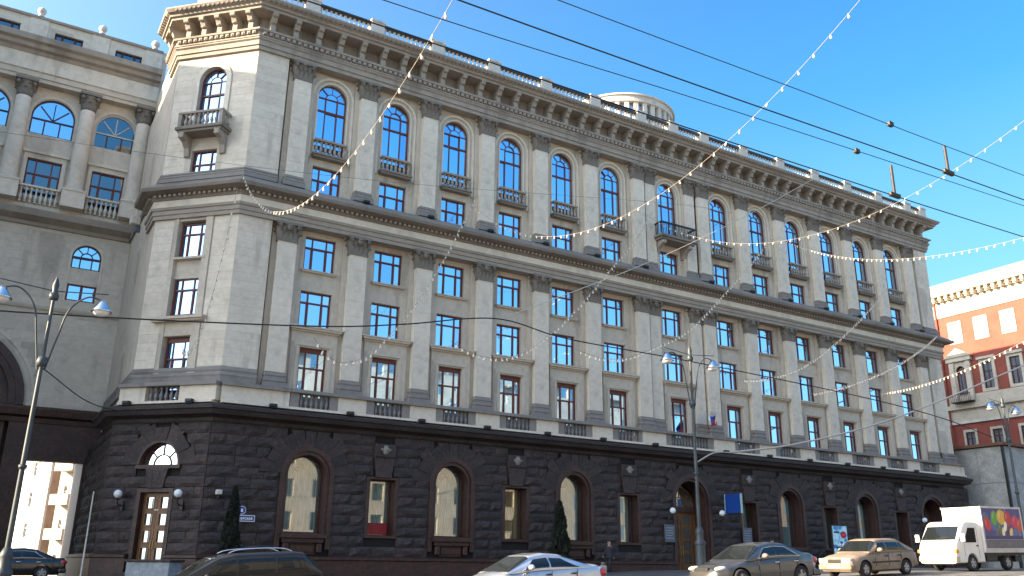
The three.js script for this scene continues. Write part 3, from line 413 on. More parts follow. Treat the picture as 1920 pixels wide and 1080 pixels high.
  mesh('corner_parapet', [inF(bx(1.0, 4.3, 32.3, 33.9, .3, 1.2), FC), inF(bx(.9, 4.4, 33.9, 34.05, .22, 1.28), FC)], M.white, main);
  mesh('end_parapet', bx(55.6, 57.2, 32.3, 34.0, -3.2, .6), M.white, main);
}
// ---- granite ground floor
const ARCHB = [0, 2, 4, 8, 10], DOORB = [6, 12], RECTB = [1, 3, 5, 7, 9, 11];
{
  const holes = [], opens = [];
  const L = [];
  for (const i of ARCHB) { holes.push(archHole(BAYS[i], 1.02, 2.95, 5.88)); opens.push([BAYS[i] - 1.42, BAYS[i] + 1.42, 2.2, 5.9], { cx: BAYS[i], cy: 5.88, r: 2.12 }); }
  for (const i of DOORB) { holes.push(archHole(BAYS[i], 1.3, -.5, 5.75)); opens.push([BAYS[i] - 1.68, BAYS[i] + 1.68, -1, 5.8], { cx: BAYS[i], cy: 5.75, r: 2.22 }); }
  for (const i of RECTB) { holes.push(rectHole(BAYS[i] - .78, BAYS[i] + .78, 2.95, 5.86)); opens.push([BAYS[i] - .92, BAYS[i] + .92, 2.85, 5.95], [BAYS[i] - .58, BAYS[i] + .58, 5.9, 7.72]); }
  const w1 = panel(-5.1, 57.7, -1.4, 8.2, [...holes], -.4, 1.2, 16);
  const cc = 2.7, w2 = inF(panel(-.35, CHW + .2, -1.4, 8.2, [rectHole(cc - .82, cc + .82, 1.05, 4.78), archHole(cc, 1.08, 6.1, 6.12)], -.45, 1.2, 16), FC);
  const gp = mesh('ground_floor_wall', [w1, w2, sweep([[-8.5, -15], CHB], [[-.6, -1.4], [.38, -1.4], [.38, 8.2], [-.6, 8.2]]), bx(57, 57.7, -1, 8.2, -32, -.4)], M.joint, main);
  // reveal linings so that openings are stone, not joint
  const list = []; const add = (f, rs, z) => rs.forEach(r => list.push({ pos: wp(f, (r[0] + r[1]) / 2, (r[2] + r[3]) / 2, z), s: V(r[1] - r[0], r[3] - r[2], 1), ry: f.ry }));
  add(FM, courses(-5.05, 57.75, 1.86, 8.14, .523, 1.2, opens, .018), 1.29);
  add(FC, courses(-.3, CHW + .12, 1.86, 8.14, .523, 1.2, [[cc - 1.02, cc + 1.02, 0, 4.9], { cx: cc, cy: 6.1, r: 1.72 }, [cc - 1.25, cc + 1.25, 5.95, 6.2]], .018), 1.29);
  // the dark return towards the archway
  for (const r of courses(-14.5, -2.7, 1.86, 8.14, .523, 1.2, [], .018)) list.push({ pos: V(-8.99, (r[2] + r[3]) / 2, (r[0] + r[1]) / 2), s: V(r[1] - r[0], r[3] - r[2], 1), ry: -PI / 2 });
  pieces(main, 'stone_block', list, [pillow(101, .08), pillow(102, .06), pillow(103, .10), pillow(104, .075), pillow(105, .06, 3, 3), pillow(106, .09, 5, 3)], [M.granite, M.granite2, M.granite3, M.granite]);
  // wedge stones over the arches
  const wedge = (cx, cy, r0, r1, a0, a1) => { const g = sector(0, 0, r0, r1, a0 + .008, a1 - .008, 1.1, 1.36, 3); return g; };
  const vous = (f, cx, cy, r0, r1, n) => { for (let k = 0; k < n; k++) { const rk = r1 * (k % 2 ? .95 : 1.06); const s = poly([0, 1].map(() => [0, 0])); const a0 = k * PI / n + .012, a1 = (k + 1) * PI / n - .012, am = (a0 + a1) / 2; const sh = poly([[Math.cos(a0) * r0, Math.sin(a0) * r0], [Math.cos(a0) * rk, Math.min(2.2, Math.sin(a0) * rk)], [Math.cos(a1) * rk, Math.min(2.2, Math.sin(a1) * rk)], [Math.cos(a1) * r0, Math.sin(a1) * r0], [Math.cos(am) * r0, Math.sin(am) * r0]]);
    const o = mesh('wedge_stone', extr(sh, 1.1, 1.34 + rr(0, .05), 3, .025), [M.granite, M.granite2, M.granite3][k % 3], main); put(o, f, cx, cy, 0); } };
  for (const i of ARCHB) vous(FM, BAYS[i], 5.88, 1.44, 2.36, 11); for (const i of DOORB) vous(FM, BAYS[i], 5.75, 1.7, 2.45, 11); vous(FC, cc, 6.1, 1.18, 1.95, 7);
  // window dressings
  for (const i of ARCHB) { const c = BAYS[i];
    mesh('arch_frame', cached('gaf', () => mg([archRing(0, 1.18, 1.43, 2.2, 5.88, 1.05, 1.36, 20), archRing(0, 1.0, 1.18, 2.95, 5.88, .55, 1.26, 20)])), M.granRed, main).position.x = c;
    const w = grp('shop_window', main); w.position.set(c, 0, .6); mesh('frame', cached('gwf', () => mg([archRing(0, .92, 1.01, 2.96, 5.88, -.05, .05, 18), bx(-.92, .92, 2.96, 3.05, -.05, .05)])), M.woodDark, w); mesh('pane', cached('gwp', () => { const s = archPath(new THREE.Shape(), 0, .94, 3.0, 5.88); return extr(s, -.02, -.005, 18); }), M.clear, w); mesh('curtain', cached('gcu', () => fin(gridG((u, v) => [-1.05 + u * 2.1, 2.95 + v * 4.0, -.42 + .05 * Math.sin(u * 75) + .02 * Math.sin(u * 31)], 110, 2))), M.curtain, w); for (const [lx, ly] of [[.12, 6.32], [-.28, 6.22]]) mesh('hanging_lamp', sph(.13, lx, ly, -.22), M.black, w);
    const sb = grp('sill', main); sb.position.x = c; mesh('ledge', cached('gsl', () => mg([rbx(-1.18, 1.18, 2.72, 2.95, .9, 1.66, .02), rbx(-1.06, 1.06, 2.5, 2.72, 1.1, 1.52, .02)])), M.granRed, sb); mesh('apron', cached('gap', () => mg([bx(-.7, .7, 1.95, 2.5, 1.1, 1.30), rbx(-.62, .62, 2.05, 2.42, 1.28, 1.36, .03)])), M.granRed, sb); for (const s of [-1, 1]) mesh('console', cached('gco', () => rbx(-.14, .14, 2.02, 2.5, 1.1, 1.5, .06)), M.granRed, sb).position.x = s * .86; }
  for (const i of RECTB) { const c = BAYS[i];
    mesh('window_frame_stone', cached('grf', () => mg([panel(-.92, .92, 2.82, 5.98, [rectHole(-.72, .72, 2.95, 5.86)], 1.08, 1.3), panel(-.8, .8, 2.85, 5.95, [rectHole(-.71, .71, 2.96, 5.85)], .6, 1.08)])), M.granRed, main).position.x = c;
    const w = grp('shop_window', main); w.position.set(c, 0, .62); mesh('frame', cached('grw', () => panel(-.72, .72, 2.95, 5.86, [rectHole(-.66, .66, 3.01, 5.8)], -.05, .05)), M.woodDark, w); mesh('pane', cached('grp', () => bx(-.68, .68, 2.98, 5.83, -.02, -.005)), M.clear, w); mesh('curtain', cached('gcr', () => fin(gridG((u, v) => [-.78 + u * 1.56, 2.9 + v * 3.0, -.40 + .06 * Math.sin(u * 44) + .03 * Math.sin(u * 17)], 80, 2))), i === 3 ? M.drape : M.curtain, w);
    if (i === 1) mesh('red_sill_board', bx(-.64, .64, 3.02, 3.62, .01, .03), S(col(.30, .02, .025), .6), w);
    mesh('keystone', cached('gks', () => mg([extr(poly([[-.42, 5.98], [.42, 5.98], [.56, 7.05], [-.56, 7.05]]), 1.1, 1.42, 4, .03), extr(poly([[-.57, 7.06], [.57, 7.06], [.57, 7.7], [-.57, 7.7]]), 1.1, 1.5, 4, .04)])), M.granite3, main).position.x = c;
    mesh('carved_mask', cached('gmk', () => mg([sph(.2, 0, 7.38, 1.5, 1, 1.15, .6, 10, 8), sph(.05, 0, 7.36, 1.62), sph(.045, -.08, 7.44, 1.6), sph(.045, .08, 7.44, 1.6), sph(.08, -.22, 7.42, 1.5), sph(.08, .22, 7.42, 1.5), sph(.09, 0, 7.6, 1.5, 1.8, .7, .6)])), M.base, main).position.x = c; }
  for (const i of DOORB) { const c = BAYS[i]; mesh('arch_frame', cached('daf', () => mg([archRing(0, 1.45, 1.7, .9, 5.75, 1.05, 1.36, 20), archRing(0, 1.28, 1.45, .9, 5.75, .0, 1.24, 20)])), M.granRed, main).position.x = c;
    const d = grp('entrance_door', main); d.position.set(c, 0, .05);
    const W = i === 6 ? M.door : M.wood; mesh('frame', mg([panel(-1.28, 1.28, 1.2, 5.3, [rectHole(-1.1, 1.1, 1.22, 5.0)], -.08, .1), ...[-1, 1].flatMap(s => [panel(s < 0 ? -1.08 : .02, s < 0 ? -.02 : 1.08, 1.25, 4.98, [0, 1, 2, 3].map(k => rectHole(s * .55 - .36, s * .55 + .36, 1.75 + k * .82, 2.4 + k * .82)), -.04, .04)])]), W, d);
    for (const s of [-1, 1]) for (let k = 0; k < 4; k++) mesh('pane', bx(s * .55 - .38, s * .55 + .38, 1.73 + k * .82, 2.42 + k * .82, -.02, -.005), M.shop, d); for (const s of [-1, 1]) mesh('handle', rod(V(s * .1, 2.3, .1), V(s * .1, 2.9, .1), .018), M.brass, d);
    const f = lunette(main, 1.27, [W, M.shop]); f.position.set(c, 5.45, .05); mesh('transom', bx(c - 1.28, c + 1.28, 5.05, 5.38, -.1, .3), M.granRed, main);
    mesh('threshold', bx(c - 1.5, c + 1.5, -.5, 1.2, -.35, 1.1), M.granite2, main); }
  // corner door and its fanlight
  { mesh('door_frame_stone', inF(panel(-1.02 + cc, 1.02 + cc, 1.0, 4.95, [rectHole(cc - .8, cc + .8, 1.02, 4.76)], .2, 1.32), FC), M.granRed, main);
    const d = grp('entrance_door', main); put(d, FC, cc, 0, .95); d.rotation.y = FC.ry;
    const rows = [1.62, 2.42, 3.22, 4.02]; mesh('leaf', mg([-1, 1].map(s => panel(s < 0 ? -.79 : .012, s < 0 ? -.012 : .79, 1.06, 4.74, rows.map(y => rectHole(s * .4 - .2, s * .4 + .2, y, y + .52)), -.05, .05))), M.door, d);
    for (const s of [-1, 1]) { for (const y of rows) { mesh('pane', bx(s * .4 - .21, s * .4 + .21, y - .01, y + .53, -.03, -.01), M.shop, d); mesh('moulding', panel(s * .4 - .25, s * .4 + .25, y - .05, y + .57, [rectHole(s * .4 - .2, s * .4 + .2, y, y + .52)], .05, .075), M.door, d); } mesh('kick_plate', bx(s * .4 - .34, s * .4 + .34, 1.08, 1.4, .051, .062), M.brass, d); mesh('handle', rod(V(s * .07, 2.1, .11), V(s * .07, 2.5, .11), .018), M.brass, d); }
    mesh('door_plate', bx(-.12, .12, 3.9, 3.97, .06, .07), M.white, d);
    const f = lunette(main, 1.06, [M.woodDark, P(col(.75, .8, .82), .04, { metalness: 1 })]); put(f, FC, cc, 6.12, 1.0);
    put(mesh('fanlight_frame', mg([sector(0, 0, 1.07, 1.2, 0, PI, .3, 1.38, 18), bx(-1.25, 1.25, -.2, -.02, .6, 1.4)]), M.granRed, main), FC, cc, 6.1, 0);
    put(mesh('keystone', mg([-1, 0, 1].map(k => extr(poly([[k * .3 - .13, 4.97], [k * .3 + .13, 4.97], [k * .42 + .19, 5.88], [k * .42 - .19, 5.88]]), 1.1, 1.42, 3, .02))), M.granite3, main), FC, cc, 0, 0);
    mesh('door_step', inF(mg([bx(cc - 1.3, cc + 1.3, -.6, 1.02, .3, 1.9), bx(cc - 1.5, cc + 1.5, -.6, .84, 1.9, 2.3), bx(cc - 1.7, cc + 1.7, -.6, .66, 2.3, 2.7)]), FC), M.granite2, main); }
  // cornice above, string course and base below
  mesh('granite_cornice', sweep([[-8.5, -7], CHB, CHC, [56.55, .8], [56.55, -20]], [[-.4, 8.14], [.50, 8.14], [.56, 8.22], [.60, 8.36], [.72, 8.42], [.98, 8.5], [1.08, 8.7], [1.16, 8.76], [1.16, 8.92], [.6, 9.099], [-.4, 9.099]]), M.granite2, main);
  const basePath = (a, b) => [[a, .8], [b, .8]];
  const segs = []; let x0 = -3.9; for (const i of DOORB) { segs.push([x0, BAYS[i] - 1.72]); x0 = BAYS[i] + 1.72; } segs.push([x0, 57.6]);
  mesh('granite_base', [...segs.map(([a, b], k) => sweep(k === 0 ? [wp(FC, cc + 1.05, 0, .8), V(CHC[0], 0, CHC[1]), V(b, 0, .8)].map(v => [v.x, v.z]) : basePath(a, b), [[-.2, -1.4], [.68, -1.4], [.68, 1.66], [.76, 1.70], [.76, 1.82], [.55, 1.88], [-.2, 1.88]])), sweep([[-8.5, -15], CHB, (v => [v.x, v.z])(wp(FC, cc - 1.05, 0, .8))], [[-.2, -1.4], [.68, -1.4], [.68, 1.66], [.76, 1.70], [.76, 1.82], [.55, 1.88], [-.2, 1.88]])], M.granRed, main);
}

// ---------------------------------------------------------------- the set-back house with columns and the archway
{
  const H = thing('columned_building', 'pale stone house with round columns, arched windows and a dark archway', 'building', [1.603, -.18, -5.1]); H.scale.setScalar(1.1127);
  const Z = -8, BX = [-10.87, -14.29, -17.71, -21.13, -24.55], X0 = -30, X1 = -8.6;
  const holes = [], gate = -17.1;
  for (const x of BX) { holes.push(archHole(x, 1.15, 25.4, 26.62), rectHole(x - .9, x + .9, 21.4, 23.8), rectHole(x - .78, x + .78, 31.6, 32.25)); }
  for (const x of [-11.25, -23]) holes.push(archHole(x, .77, 17.62, 18.32), rectHole(x - .77, x + .77, 15.68, 16.66));
  const gs = new THREE.Path(); gs.moveTo(gate - 3.5, 9.5); gs.lineTo(gate + 3.5, 9.5); gs.absarc(gate, 9.6, 3.5, 0, PI, false); gs.lineTo(gate - 3.5, 9.5);
  mesh('wall', [panel(X0, X1, 9.4, 33, [...holes, gs], Z - .6, Z, 16), bx(X0, -20.7, 9.4, 32.6, -13, Z - .6), bx(-13.4, -8.9, 9.4, 32.6, -13, Z - .6), bx(-20.7, -13.4, 13.3, 32.6, -13, Z - .6)], M.stoneB, H);
  mesh('granite_wall', [panel(X0, X1, -1.5, 9.38, [rectHole(gate - 3.5, gate + 3.5, -1.4, 9.37), rectHole(-12.55, -9.7, -1.4, 6.95)], Z - .7, Z + .04), bx(-9.7, -8.7, -1.5, 9.38, -13, Z - .7), bx(-13.6, -12.55, -1.5, 9.38, -13, Z - .7), bx(-12.55, -9.7, 7.15, 9.38, -13, Z - .7), bx(X0, -20.6, -1.5, 9.38, -13, Z - .7), bx(-20.6, -13.6, 13.1, 13.3, -13, Z - .8)], M.granRed, H);
  mesh('granite_cornice', sweep([[X0, Z], [-8.95, Z]], [[-.2, 8.6], [.12, 8.6], [.16, 8.85], [.42, 8.95], [.5, 9.3], [.5, 9.42], [-.2, 9.55]]), M.granRed, H);
  mesh('lintel', bx(-12.6, -9.65, 6.6, 6.96, Z - .5, Z + .18), M.granRed, H);
  // gate arch mouldings and glazed tympanum
  mesh('gate_arch', [archRing(gate, 3.6, 4.0, 9.5, 9.6, Z - .1, Z + .22, 30), archRing(gate, 3.25, 3.6, 9.5, 9.6, Z - .35, Z + .12, 30), archRing(gate, 2.9, 3.3, 1, 9.6, Z - .75, Z - .2, 30)], M.granRed, H);
  mesh('arch_band', archRing(gate, 4.35, 4.5, 9.5, 9.6, Z - .02, Z + .06, 30), M.stone, H);
  const tg = grp('arch_glazing', H); mesh('frame', mg([-2, -1, 0, 1, 2].map(k => bx(gate + k * 1.1 - .05, gate + k * 1.1 + .05, 9.4, 12.3 - Math.abs(k) * .35, -9.3, -9.2)).concat([bx(gate - 3, gate + 3, 9.3, 9.5, -9.3, -9.2)])), M.woodDark, tg); mesh('pane', extr(archPath(new THREE.Shape(), gate, 2.95, 9.4, 9.62), -9.27, -9.25), M.shop, tg);
  for (const q of [-1, 1]) mesh('arch_shade_panel', [bx(gate + q * .02, gate + q * 3.55, -1.2, 9.3, -9.35, -9.25), ...[1.2, 3.6, 6.0].map(y => bx(gate + q * .3, gate + q * 2.6, y, y + 1.9, -9.25, -9.2))], M.woodDark, H);  // added dark panels that stand in for the shade inside the arch
  // slabs of the plain lower wall
  const sl = courses(X0, X1 - .35, 9.62, 19.6, .5, 1.6, [[gate - 4.5, gate + 4.5, 9, 9.7], { cx: gate, cy: 9.6, r: 4.52 }, [-12.15, -10.35, 15.5, 18.4], { cx: -11.25, cy: 18.32, r: .9 }, [-23.9, -22.1, 15.5, 19.2]], .009).filter(r => !(r[3] > 14.8 && r[2] < 15.2)).map(r => ({ pos: V((r[0] + r[1]) / 2, (r[2] + r[3]) / 2, Z + .008), s: V(r[1] - r[0], r[3] - r[2], 1) }));
  pieces(H, 'facing_slab', sl, [slabGeo(8, .012, .02)], [M.stoneB], false);
  // string courses, entablature, attic
  mesh('string_course', sweep([[X0, Z], [X1 - .3, Z]], [[-.1, 14.9], [.1, 14.9], [.14, 15.02], [.14, 15.12], [-.1, 15.16]]), M.stone2, H);
  mesh('belt_cornice', sweep([[X0, Z], [X1 - .3, Z]], [[-.1, 19.7], [.15, 19.7], [.2, 19.9], [.75, 20.1], [.85, 20.4], [.85, 20.48], [-.1, 20.62]]), M.trim, H);
  mesh('column_pedestal', sweep([[X0, Z], [X1 - .3, Z]], [[-.1, 20.62], [.28, 20.62], [.28, 20.9], [-.1, 20.9]]), M.stone, H);
  mesh('architrave', sweep([[X0, Z], [X1 - .3, Z]], [[-.1, 28.4], [.62, 28.4], [.62, 28.62], [.7, 28.64], [.7, 28.95], [.78, 29.0], [-.1, 29.02]]), M.stone2, H);
  mesh('frieze', sweep([[X0, Z], [X1 - .3, Z]], [[-.1, 29.021], [.62, 29.021], [.62, 30.1], [-.1, 30.1]]), M.stone, H);
  mesh('cornice', sweep([[X0, Z], [X1 - .3, Z]], [[-.1, 30.101], [.66, 30.101], [.75, 30.3], [1.0, 30.36], [1.06, 30.6], [1.3, 30.68], [1.36, 30.95], [1.36, 31.02], [-.1, 31.12]]), M.trim, H);
  mesh('attic_coping', sweep([[X0, Z], [X1 - .3, Z]], [[-.2, 32.86], [.12, 32.86], [.16, 33.0], [-.2, 33.06]]), M.trim, H);
  mesh('flat_roof', bx(X0, -8.7, 32.6, 32.8, -13, Z - .55), M.roof, H);
  const COLS = [-9.42, -12.56, -15.98, -19.4, -22.82, -26.2];
  const shaft = lathe([[0, 22.3], [.47, 22.3], [.47, 22.32], [.455, 24], [.43, 25.8], [.40, 27.3], [0, 27.3]], 20), cap = (() => { const L = [cyl(.38, .52, 0, .86, 0, 0, 16), extr(poly([[-.58, .87], [.58, .87], [.6, 1.03], [-.6, 1.03]]), -.58, .58)]; const a = leafG(.34, .46, .14), b = leafG(.34, .4, .16); for (let k = 0; k < 8; k++) { const t = k * PI / 4; L.push(at(a, Math.sin(t) * .4, .04, Math.cos(t) * .4, t), at(b, Math.sin(t + .39) * .43, .36, Math.cos(t + .39) * .43, t + .39)); } for (let k = 0; k < 4; k++) { const t = PI / 4 + k * PI / 2; L.push(sph(.13, Math.sin(t) * .58, .74, Math.cos(t) * .58, 1, 1.1, 1, 8, 6)); } return mg(L); })(), bas = mg([bx(-.62, .62, 20.9, 21.95, -.3, .62), bx(-.66, .66, 21.9, 22.0, -.3, .66), lathe([[.0, 22.0], [.6, 22.0], [.62, 22.06], [.58, 22.14], [.5, 22.16], [.54, 22.22], [.5, 22.3], [0, 22.31]], 20)]);
  for (const x of COLS) { const c = grp('column', H); c.position.set(x, 0, Z + .42); mesh('shaft', shaft, M.stone, c); mesh('capital', cap, M.capital, c).position.y = 27.35; mesh('pedestal', bas, M.stone, c); }
  for (const x of COLS.slice(0, 5)) { mesh('attic_pier', bx(x - .5, x + .5, 31.1, 32.86, Z - .02, Z + .06), M.stone, H); const b = mesh('ball_finial', mg([cyl(.2, .14, 33.02, 33.2, x, Z + .0), sph(.25, x, 33.42, Z, 1, 1, 1, 16, 12)]), M.white, H); }
  const DW = [M.woodDark, M.glass];
  BX.forEach((x, i) => {
    const w = grp('arched_window', H); w.position.set(x, 25.4, Z - .15); const fr = i === 0 ? M.white : M.woodDark;
    mesh('frame', mg([archRing(0, 1.07, 1.15, 0, 1.22, -.05, .06, 18), bx(-1.07, 1.07, 0, .07, -.05, .06), bx(-1.07, 1.07, .96, 1.04, -.04, .06), ...[.25, .5, .75].map(a => { const g = bx(.0, 1.1, -.03, .03, -.03, .05); g.applyMatrix4(new THREE.Matrix4().makeRotationZ(a * PI * .96 + .06)); g.translate(0, 1.04, 0); return fin(g); })]), fr, w);
    for (const q of [-.41, .41]) mesh('mullion', bx(q - .04, q + .04, .05, .97, -.04, .05), M.woodDark, w);
    for (const [a, b] of [[-1.08, -.42], [-.4, .4], [.42, 1.08]]) mesh('pane', bx(a, b, .04, .98, -.02, -.005), i === 0 ? M.glassDark : M.glass, w); const s = new THREE.Shape(); s.moveTo(-1.1, 1.0); s.lineTo(1.1, 1.0); s.lineTo(1.1, 1.22); s.absarc(0, 1.22, 1.1, 0, PI, false); s.lineTo(-1.1, 1.0); mesh('pane', extr(s, -.02, -.005, 16), i === 0 ? M.glassDark : M.glass, w);
    mesh('window_surround', [archRing(x, 1.2, 1.32, 25.3, 26.62, Z, Z + .06, 18)], M.stone3, H);
    rectWindow(H, 1.8, 2.4, [M.wood, M.glassDark], { tr: .62, tilt: true }).position.set(x, 21.4, Z - .15);
    mesh('window_surround', [panel(x - 1.12, x + 1.12, 21.3, 24.1, [rectHole(x - .9, x + .9, 21.32, 23.8)], Z, Z + .08), bx(x - 1.2, x + 1.2, 24.1, 24.26, Z, Z + .22)], M.stone3, H);
    const b = grp('balustrade', H); b.position.set(x, 0, Z + .35); mesh('rail', rbx(-1.08, 1.08, 21.86, 21.98, -.16, .16, .02), M.stone, b); for (let k = 0; k < 8; k++) mesh('baluster', cached('bal86', () => balusterGeo(.94)), M.stone, b).position.set(-.9 + k * .257, 20.91, 0);
    rectWindow(H, 1.56, .65, [M.woodDark, M.glassDark], { rows: 1, c: .33, joined: true }).position.set(x, 31.6, Z - .2);
  });
  { const x = -11.25; const a = archWindow(H, .77, 1.47, [M.woodDark, M.glass], { gap: .02 }); a.position.set(x, 17.62, Z - .12); rectWindow(H, 1.54, .98, [M.wood, M.glass], { two: true, rows: 1 }).position.set(x, 15.68, Z - .12); mesh('window_surround', archRing(x, .78, .9, 15.6, 18.32, Z, Z + .05, 18), M.stone3, H); }
}
// ---------------------------------------------------------------- red house across the side street
{
  const B = thing('red_building', 'red and white town house with a pediment window and green roof edge, half in sun', 'building');
  const X = 80, K = 1.0928, T = new THREE.Matrix4().makeRotationY(-PI / 2).scale(V(K, K, K)).setPosition(X, -.148, -4.2);   // local x -> +z, local z -> -x
  const PB = { m: T, ry: -PI / 2, s: K }, add = (n, g, m) => mesh(n, fin(tf(Array.isArray(g) ? mg(g) : g, T)), m, B);
  const topw = [], midw = [], loww = []; for (let k = -4; k < 6; k++) { const x = -6.15 + k * 2.85; topw.push(rectHole(x - .42, x + .42, 24.75, 26.62)); midw.push(k % 6 === 0 ? archHole(x, .5, 19.0, 21.5) : rectHole(x - .52, x + .52, 19.25, 22.0)); loww.push(rectHole(x - .5, x + .5, 13.2, 15.1)); }
  add('wall', [panel(-20, 12, 18.9, 28, [...topw, ...midw], -.5, 0), panel(-20, 12, -1, 16, loww, -.5, 0), bx(-20, 12, -1, 30.2, -14, -.5)], M.red);
  add('cornice', [panel(-20, 12, 27.6, 29.3, [], -.3, .08), bx(-20, 12, 29.3, 29.55, -.3, .3), extr(poly([[-20.6, 29.75], [12.6, 29.75], [12.6, 30.75], [-20.6, 30.75]]), -.5, 1.05), bx(-20.4, 12.4, 29.55, 29.75, -.5, .55)], M.cream);
  const de = []; for (let k = 0; k < 43; k++) de.push(bx(-19.6 + k * .74, -19.3 + k * .74, 29.3, 29.75, .3, .9)); add('modillions', de, M.cream).userData.kind = 'stuff';
  add('roof_edge', [bx(-20.7, 12.7, 30.75, 30.98, -.5, 1.15), bx(-20.5, 12.5, 30.98, 31.06, -14, 1.0)], M.green);
  add('belt', [bx(-20, 12, 16, 17.5, -.5, .06), bx(-20, 12, 17.5, 17.95, -.3, .35), bx(-20, 12, 17.95, 18.9, -.3, .1)], M.cream);
  add('lower_band', [bx(-20, 12, 16.0, 16.25, .06, .16)], M.white);
  for (let k = -4; k < 6; k++) { const x = -6.15 + k * 2.85; const j = { joined: true };
    put(rectWindow(B, .84, 1.87, [M.white, M.glass2], { two: true, tr: .65, ...j }), PB, x, 24.75, -.12); add('window_surround', panel(x - .74, x + .74, 24.45, 26.86, [rectHole(x - .42, x + .42, 24.75, 26.62)], .0, .08), M.white);
    if (k % 6 === 0) { put(archWindow(B, .5, 3.0, [M.wood, M.glass2], { gap: .1, joined: true }), PB, x, 19.0, -.15); add('window_surround', [bx(x - 1.15, x - .62, 18.3, 22.5, 0, .28), bx(x + .62, x + 1.15, 18.3, 22.5, 0, .28), (() => { const s = poly([[x - .62, 18.9], [x + .62, 18.9], [x + .62, 22.5], [x - .62, 22.5]]); s.holes = [archHole(x, .5, 18.95, 21.5)]; return extr(s, 0, .15); })(), bx(x - 1.35, x + 1.35, 22.5, 22.95, 0, .4), extr(poly([[x - 1.55, 22.95], [x + 1.55, 22.95], [x, 23.9]]), 0, .5)], M.cream); add('balcony', [bx(x - 1.1, x + 1.1, 18.2, 18.12, 0, .9), bx(x - 1.1, x + 1.1, 18.95, 19.0, .8, .9)].concat(Array.from({ length: 12 }, (_, q) => bx(x - 1.08 + q * .19, x - 1.05 + q * .19, 18.12, 18.95, .83, .87))), M.black); }
    else { put(rectWindow(B, 1.04, 2.75, [M.woodDark, M.glass2], { two: true, tr: .65, ...j }), PB, x, 19.25, -.12); add('window_surround', [panel(x - .82, x + .82, 18.95, 22.3, [rectHole(x - .52, x + .52, 19.25, 22.0)], 0, .12), bx(x - .95, x + .95, 22.3, 22.55, 0, .3)], M.cream); }
    put(rectWindow(B, 1.0, 1.9, [M.woodDark, M.glass2], { two: true, tr: .65, ...j }), PB, x, 13.2, -.12); add('window_surround', panel(x - .72, x + .72, 12.95, 15.35, [rectHole(x - .5, x + .5, 13.2, 15.1)], 0, .08), M.cream); }
  add('drainpipe', [rod(V(-8.0, 29.3, .18), V(-8.0, -.5, .18), .09, 8)], M.red);
}
// ---------------------------------------------------------------- grey sheet-clad hoarding between the houses
{
  const o = thing('scaffold_shelter', 'grey sheet-clad scaffold box with a brown roof edge beside the granite corner', 'shelter', [60, walk(60, 2), 2]);
  const x0 = 60, x1 = 68, z0 = -6, z1 = 3.6, b = walk(60, 2), loc = g => { g.translate(-60, -b, -2); return g; };
  const pn = (n, g, m) => mesh(n, loc(Array.isArray(g) ? mg(g) : g), m, o);
  pn('core', bx(x0 + .1, x1, b, 11.7, z0, z1 - .1), M.hoard);
  const ys = [b, 4.0, 6.35, 8.7, 11.75]; for (let k = 0; k < 4; k++) { for (let i = 0; i < 4; i++) pn('sheet', bx(x0 - .0, x0 + .1, ys[k] + .015, ys[k + 1] - .015, z0 + i * 2.4 + .01, z0 + (i + 1) * 2.4 - .01), M.hoard); for (let i = 0; i < 3; i++) pn('sheet', bx(x0 + .15 + i * 2.6 + .01, x0 + .15 + (i + 1) * 2.6 - .01, ys[k] + .015, ys[k + 1] - .015, z1 - .1, z1), M.hoard); }
  pn('corner_post', bx(x0 - .06, x0 + .14, b, 11.8, z1 - .14, z1 + .06), M.black); pn('roof_edge', bx(x0 - .3, x1, 11.8, 12.05, z0, z1 + .3), M.brown);
}
// ---------------------------------------------------------------- houses in the yard seen through the archway
function simpleHouse(name, label, pos, ry, w, d, h, mat, side, storeys, balc) {
  const o = thing(name, label, 'building', pos, ry); mesh('wall', [bx(-w, 0, 0, h, -d, -.3)], side, o);
  const hs = [], sh = h / storeys; for (let s = 0; s < storeys; s++) for (let k = 0; k < Math.floor(w / 2.6); k++) hs.push([-w + 1.3 + k * 2.6, s * sh + 1.0]);
  mesh('facade', [panel(-w, 0, 0, h, hs.map(([x, y]) => rectHole(x - .5, x + .5, y, y + 1.6)), -.3, 0)], mat, o); mesh('cornice', bx(-w - .2, .2, h, h + .4, -d - .2, .4), mat, o);
  hs.forEach(([x, y]) => rectWindow(o, 1.0, 1.6, [M.white, M.glass2], { two: true, tr: .66, joined: true }).position.set(x, y, -.18));
  if (balc) for (let s = 1; s < storeys; s++) for (let k = 0; k < 1; k++) { const b = grp('balcony', o), x = -1.75; mesh('slab', bx(x - 1.3, x + 1.3, s * sh + .7, s * sh + .9, 0, 1.3), mat, b); mesh('parapet', mg([bx(x - 1.3, x + 1.3, s * sh + .9, s * sh + 1.7, 1.18, 1.3), bx(x - 1.3, x - 1.2, s * sh + .9, s * sh + 1.7, 0, 1.18), bx(x + 1.2, x + 1.3, s * sh + .9, s * sh + 1.7, 0, 1.18)]), M.pale, b); }
  return o;
}
simpleHouse('yard_house', 'sunlit white house seen at the left through the dark archway', [-7.8, -.6, -68], -1.0, 22, 14, 24, M.white, M.tan, 7, false);  // tan side: shade on the flank put into the colour
simpleHouse('balcony_house', 'pinkish sunlit house with stacked balconies seen through the dark archway', [-5.7, -.6, -50], -1.0, 3.7, 9, 26, M.pale, M.tan, 8, true);
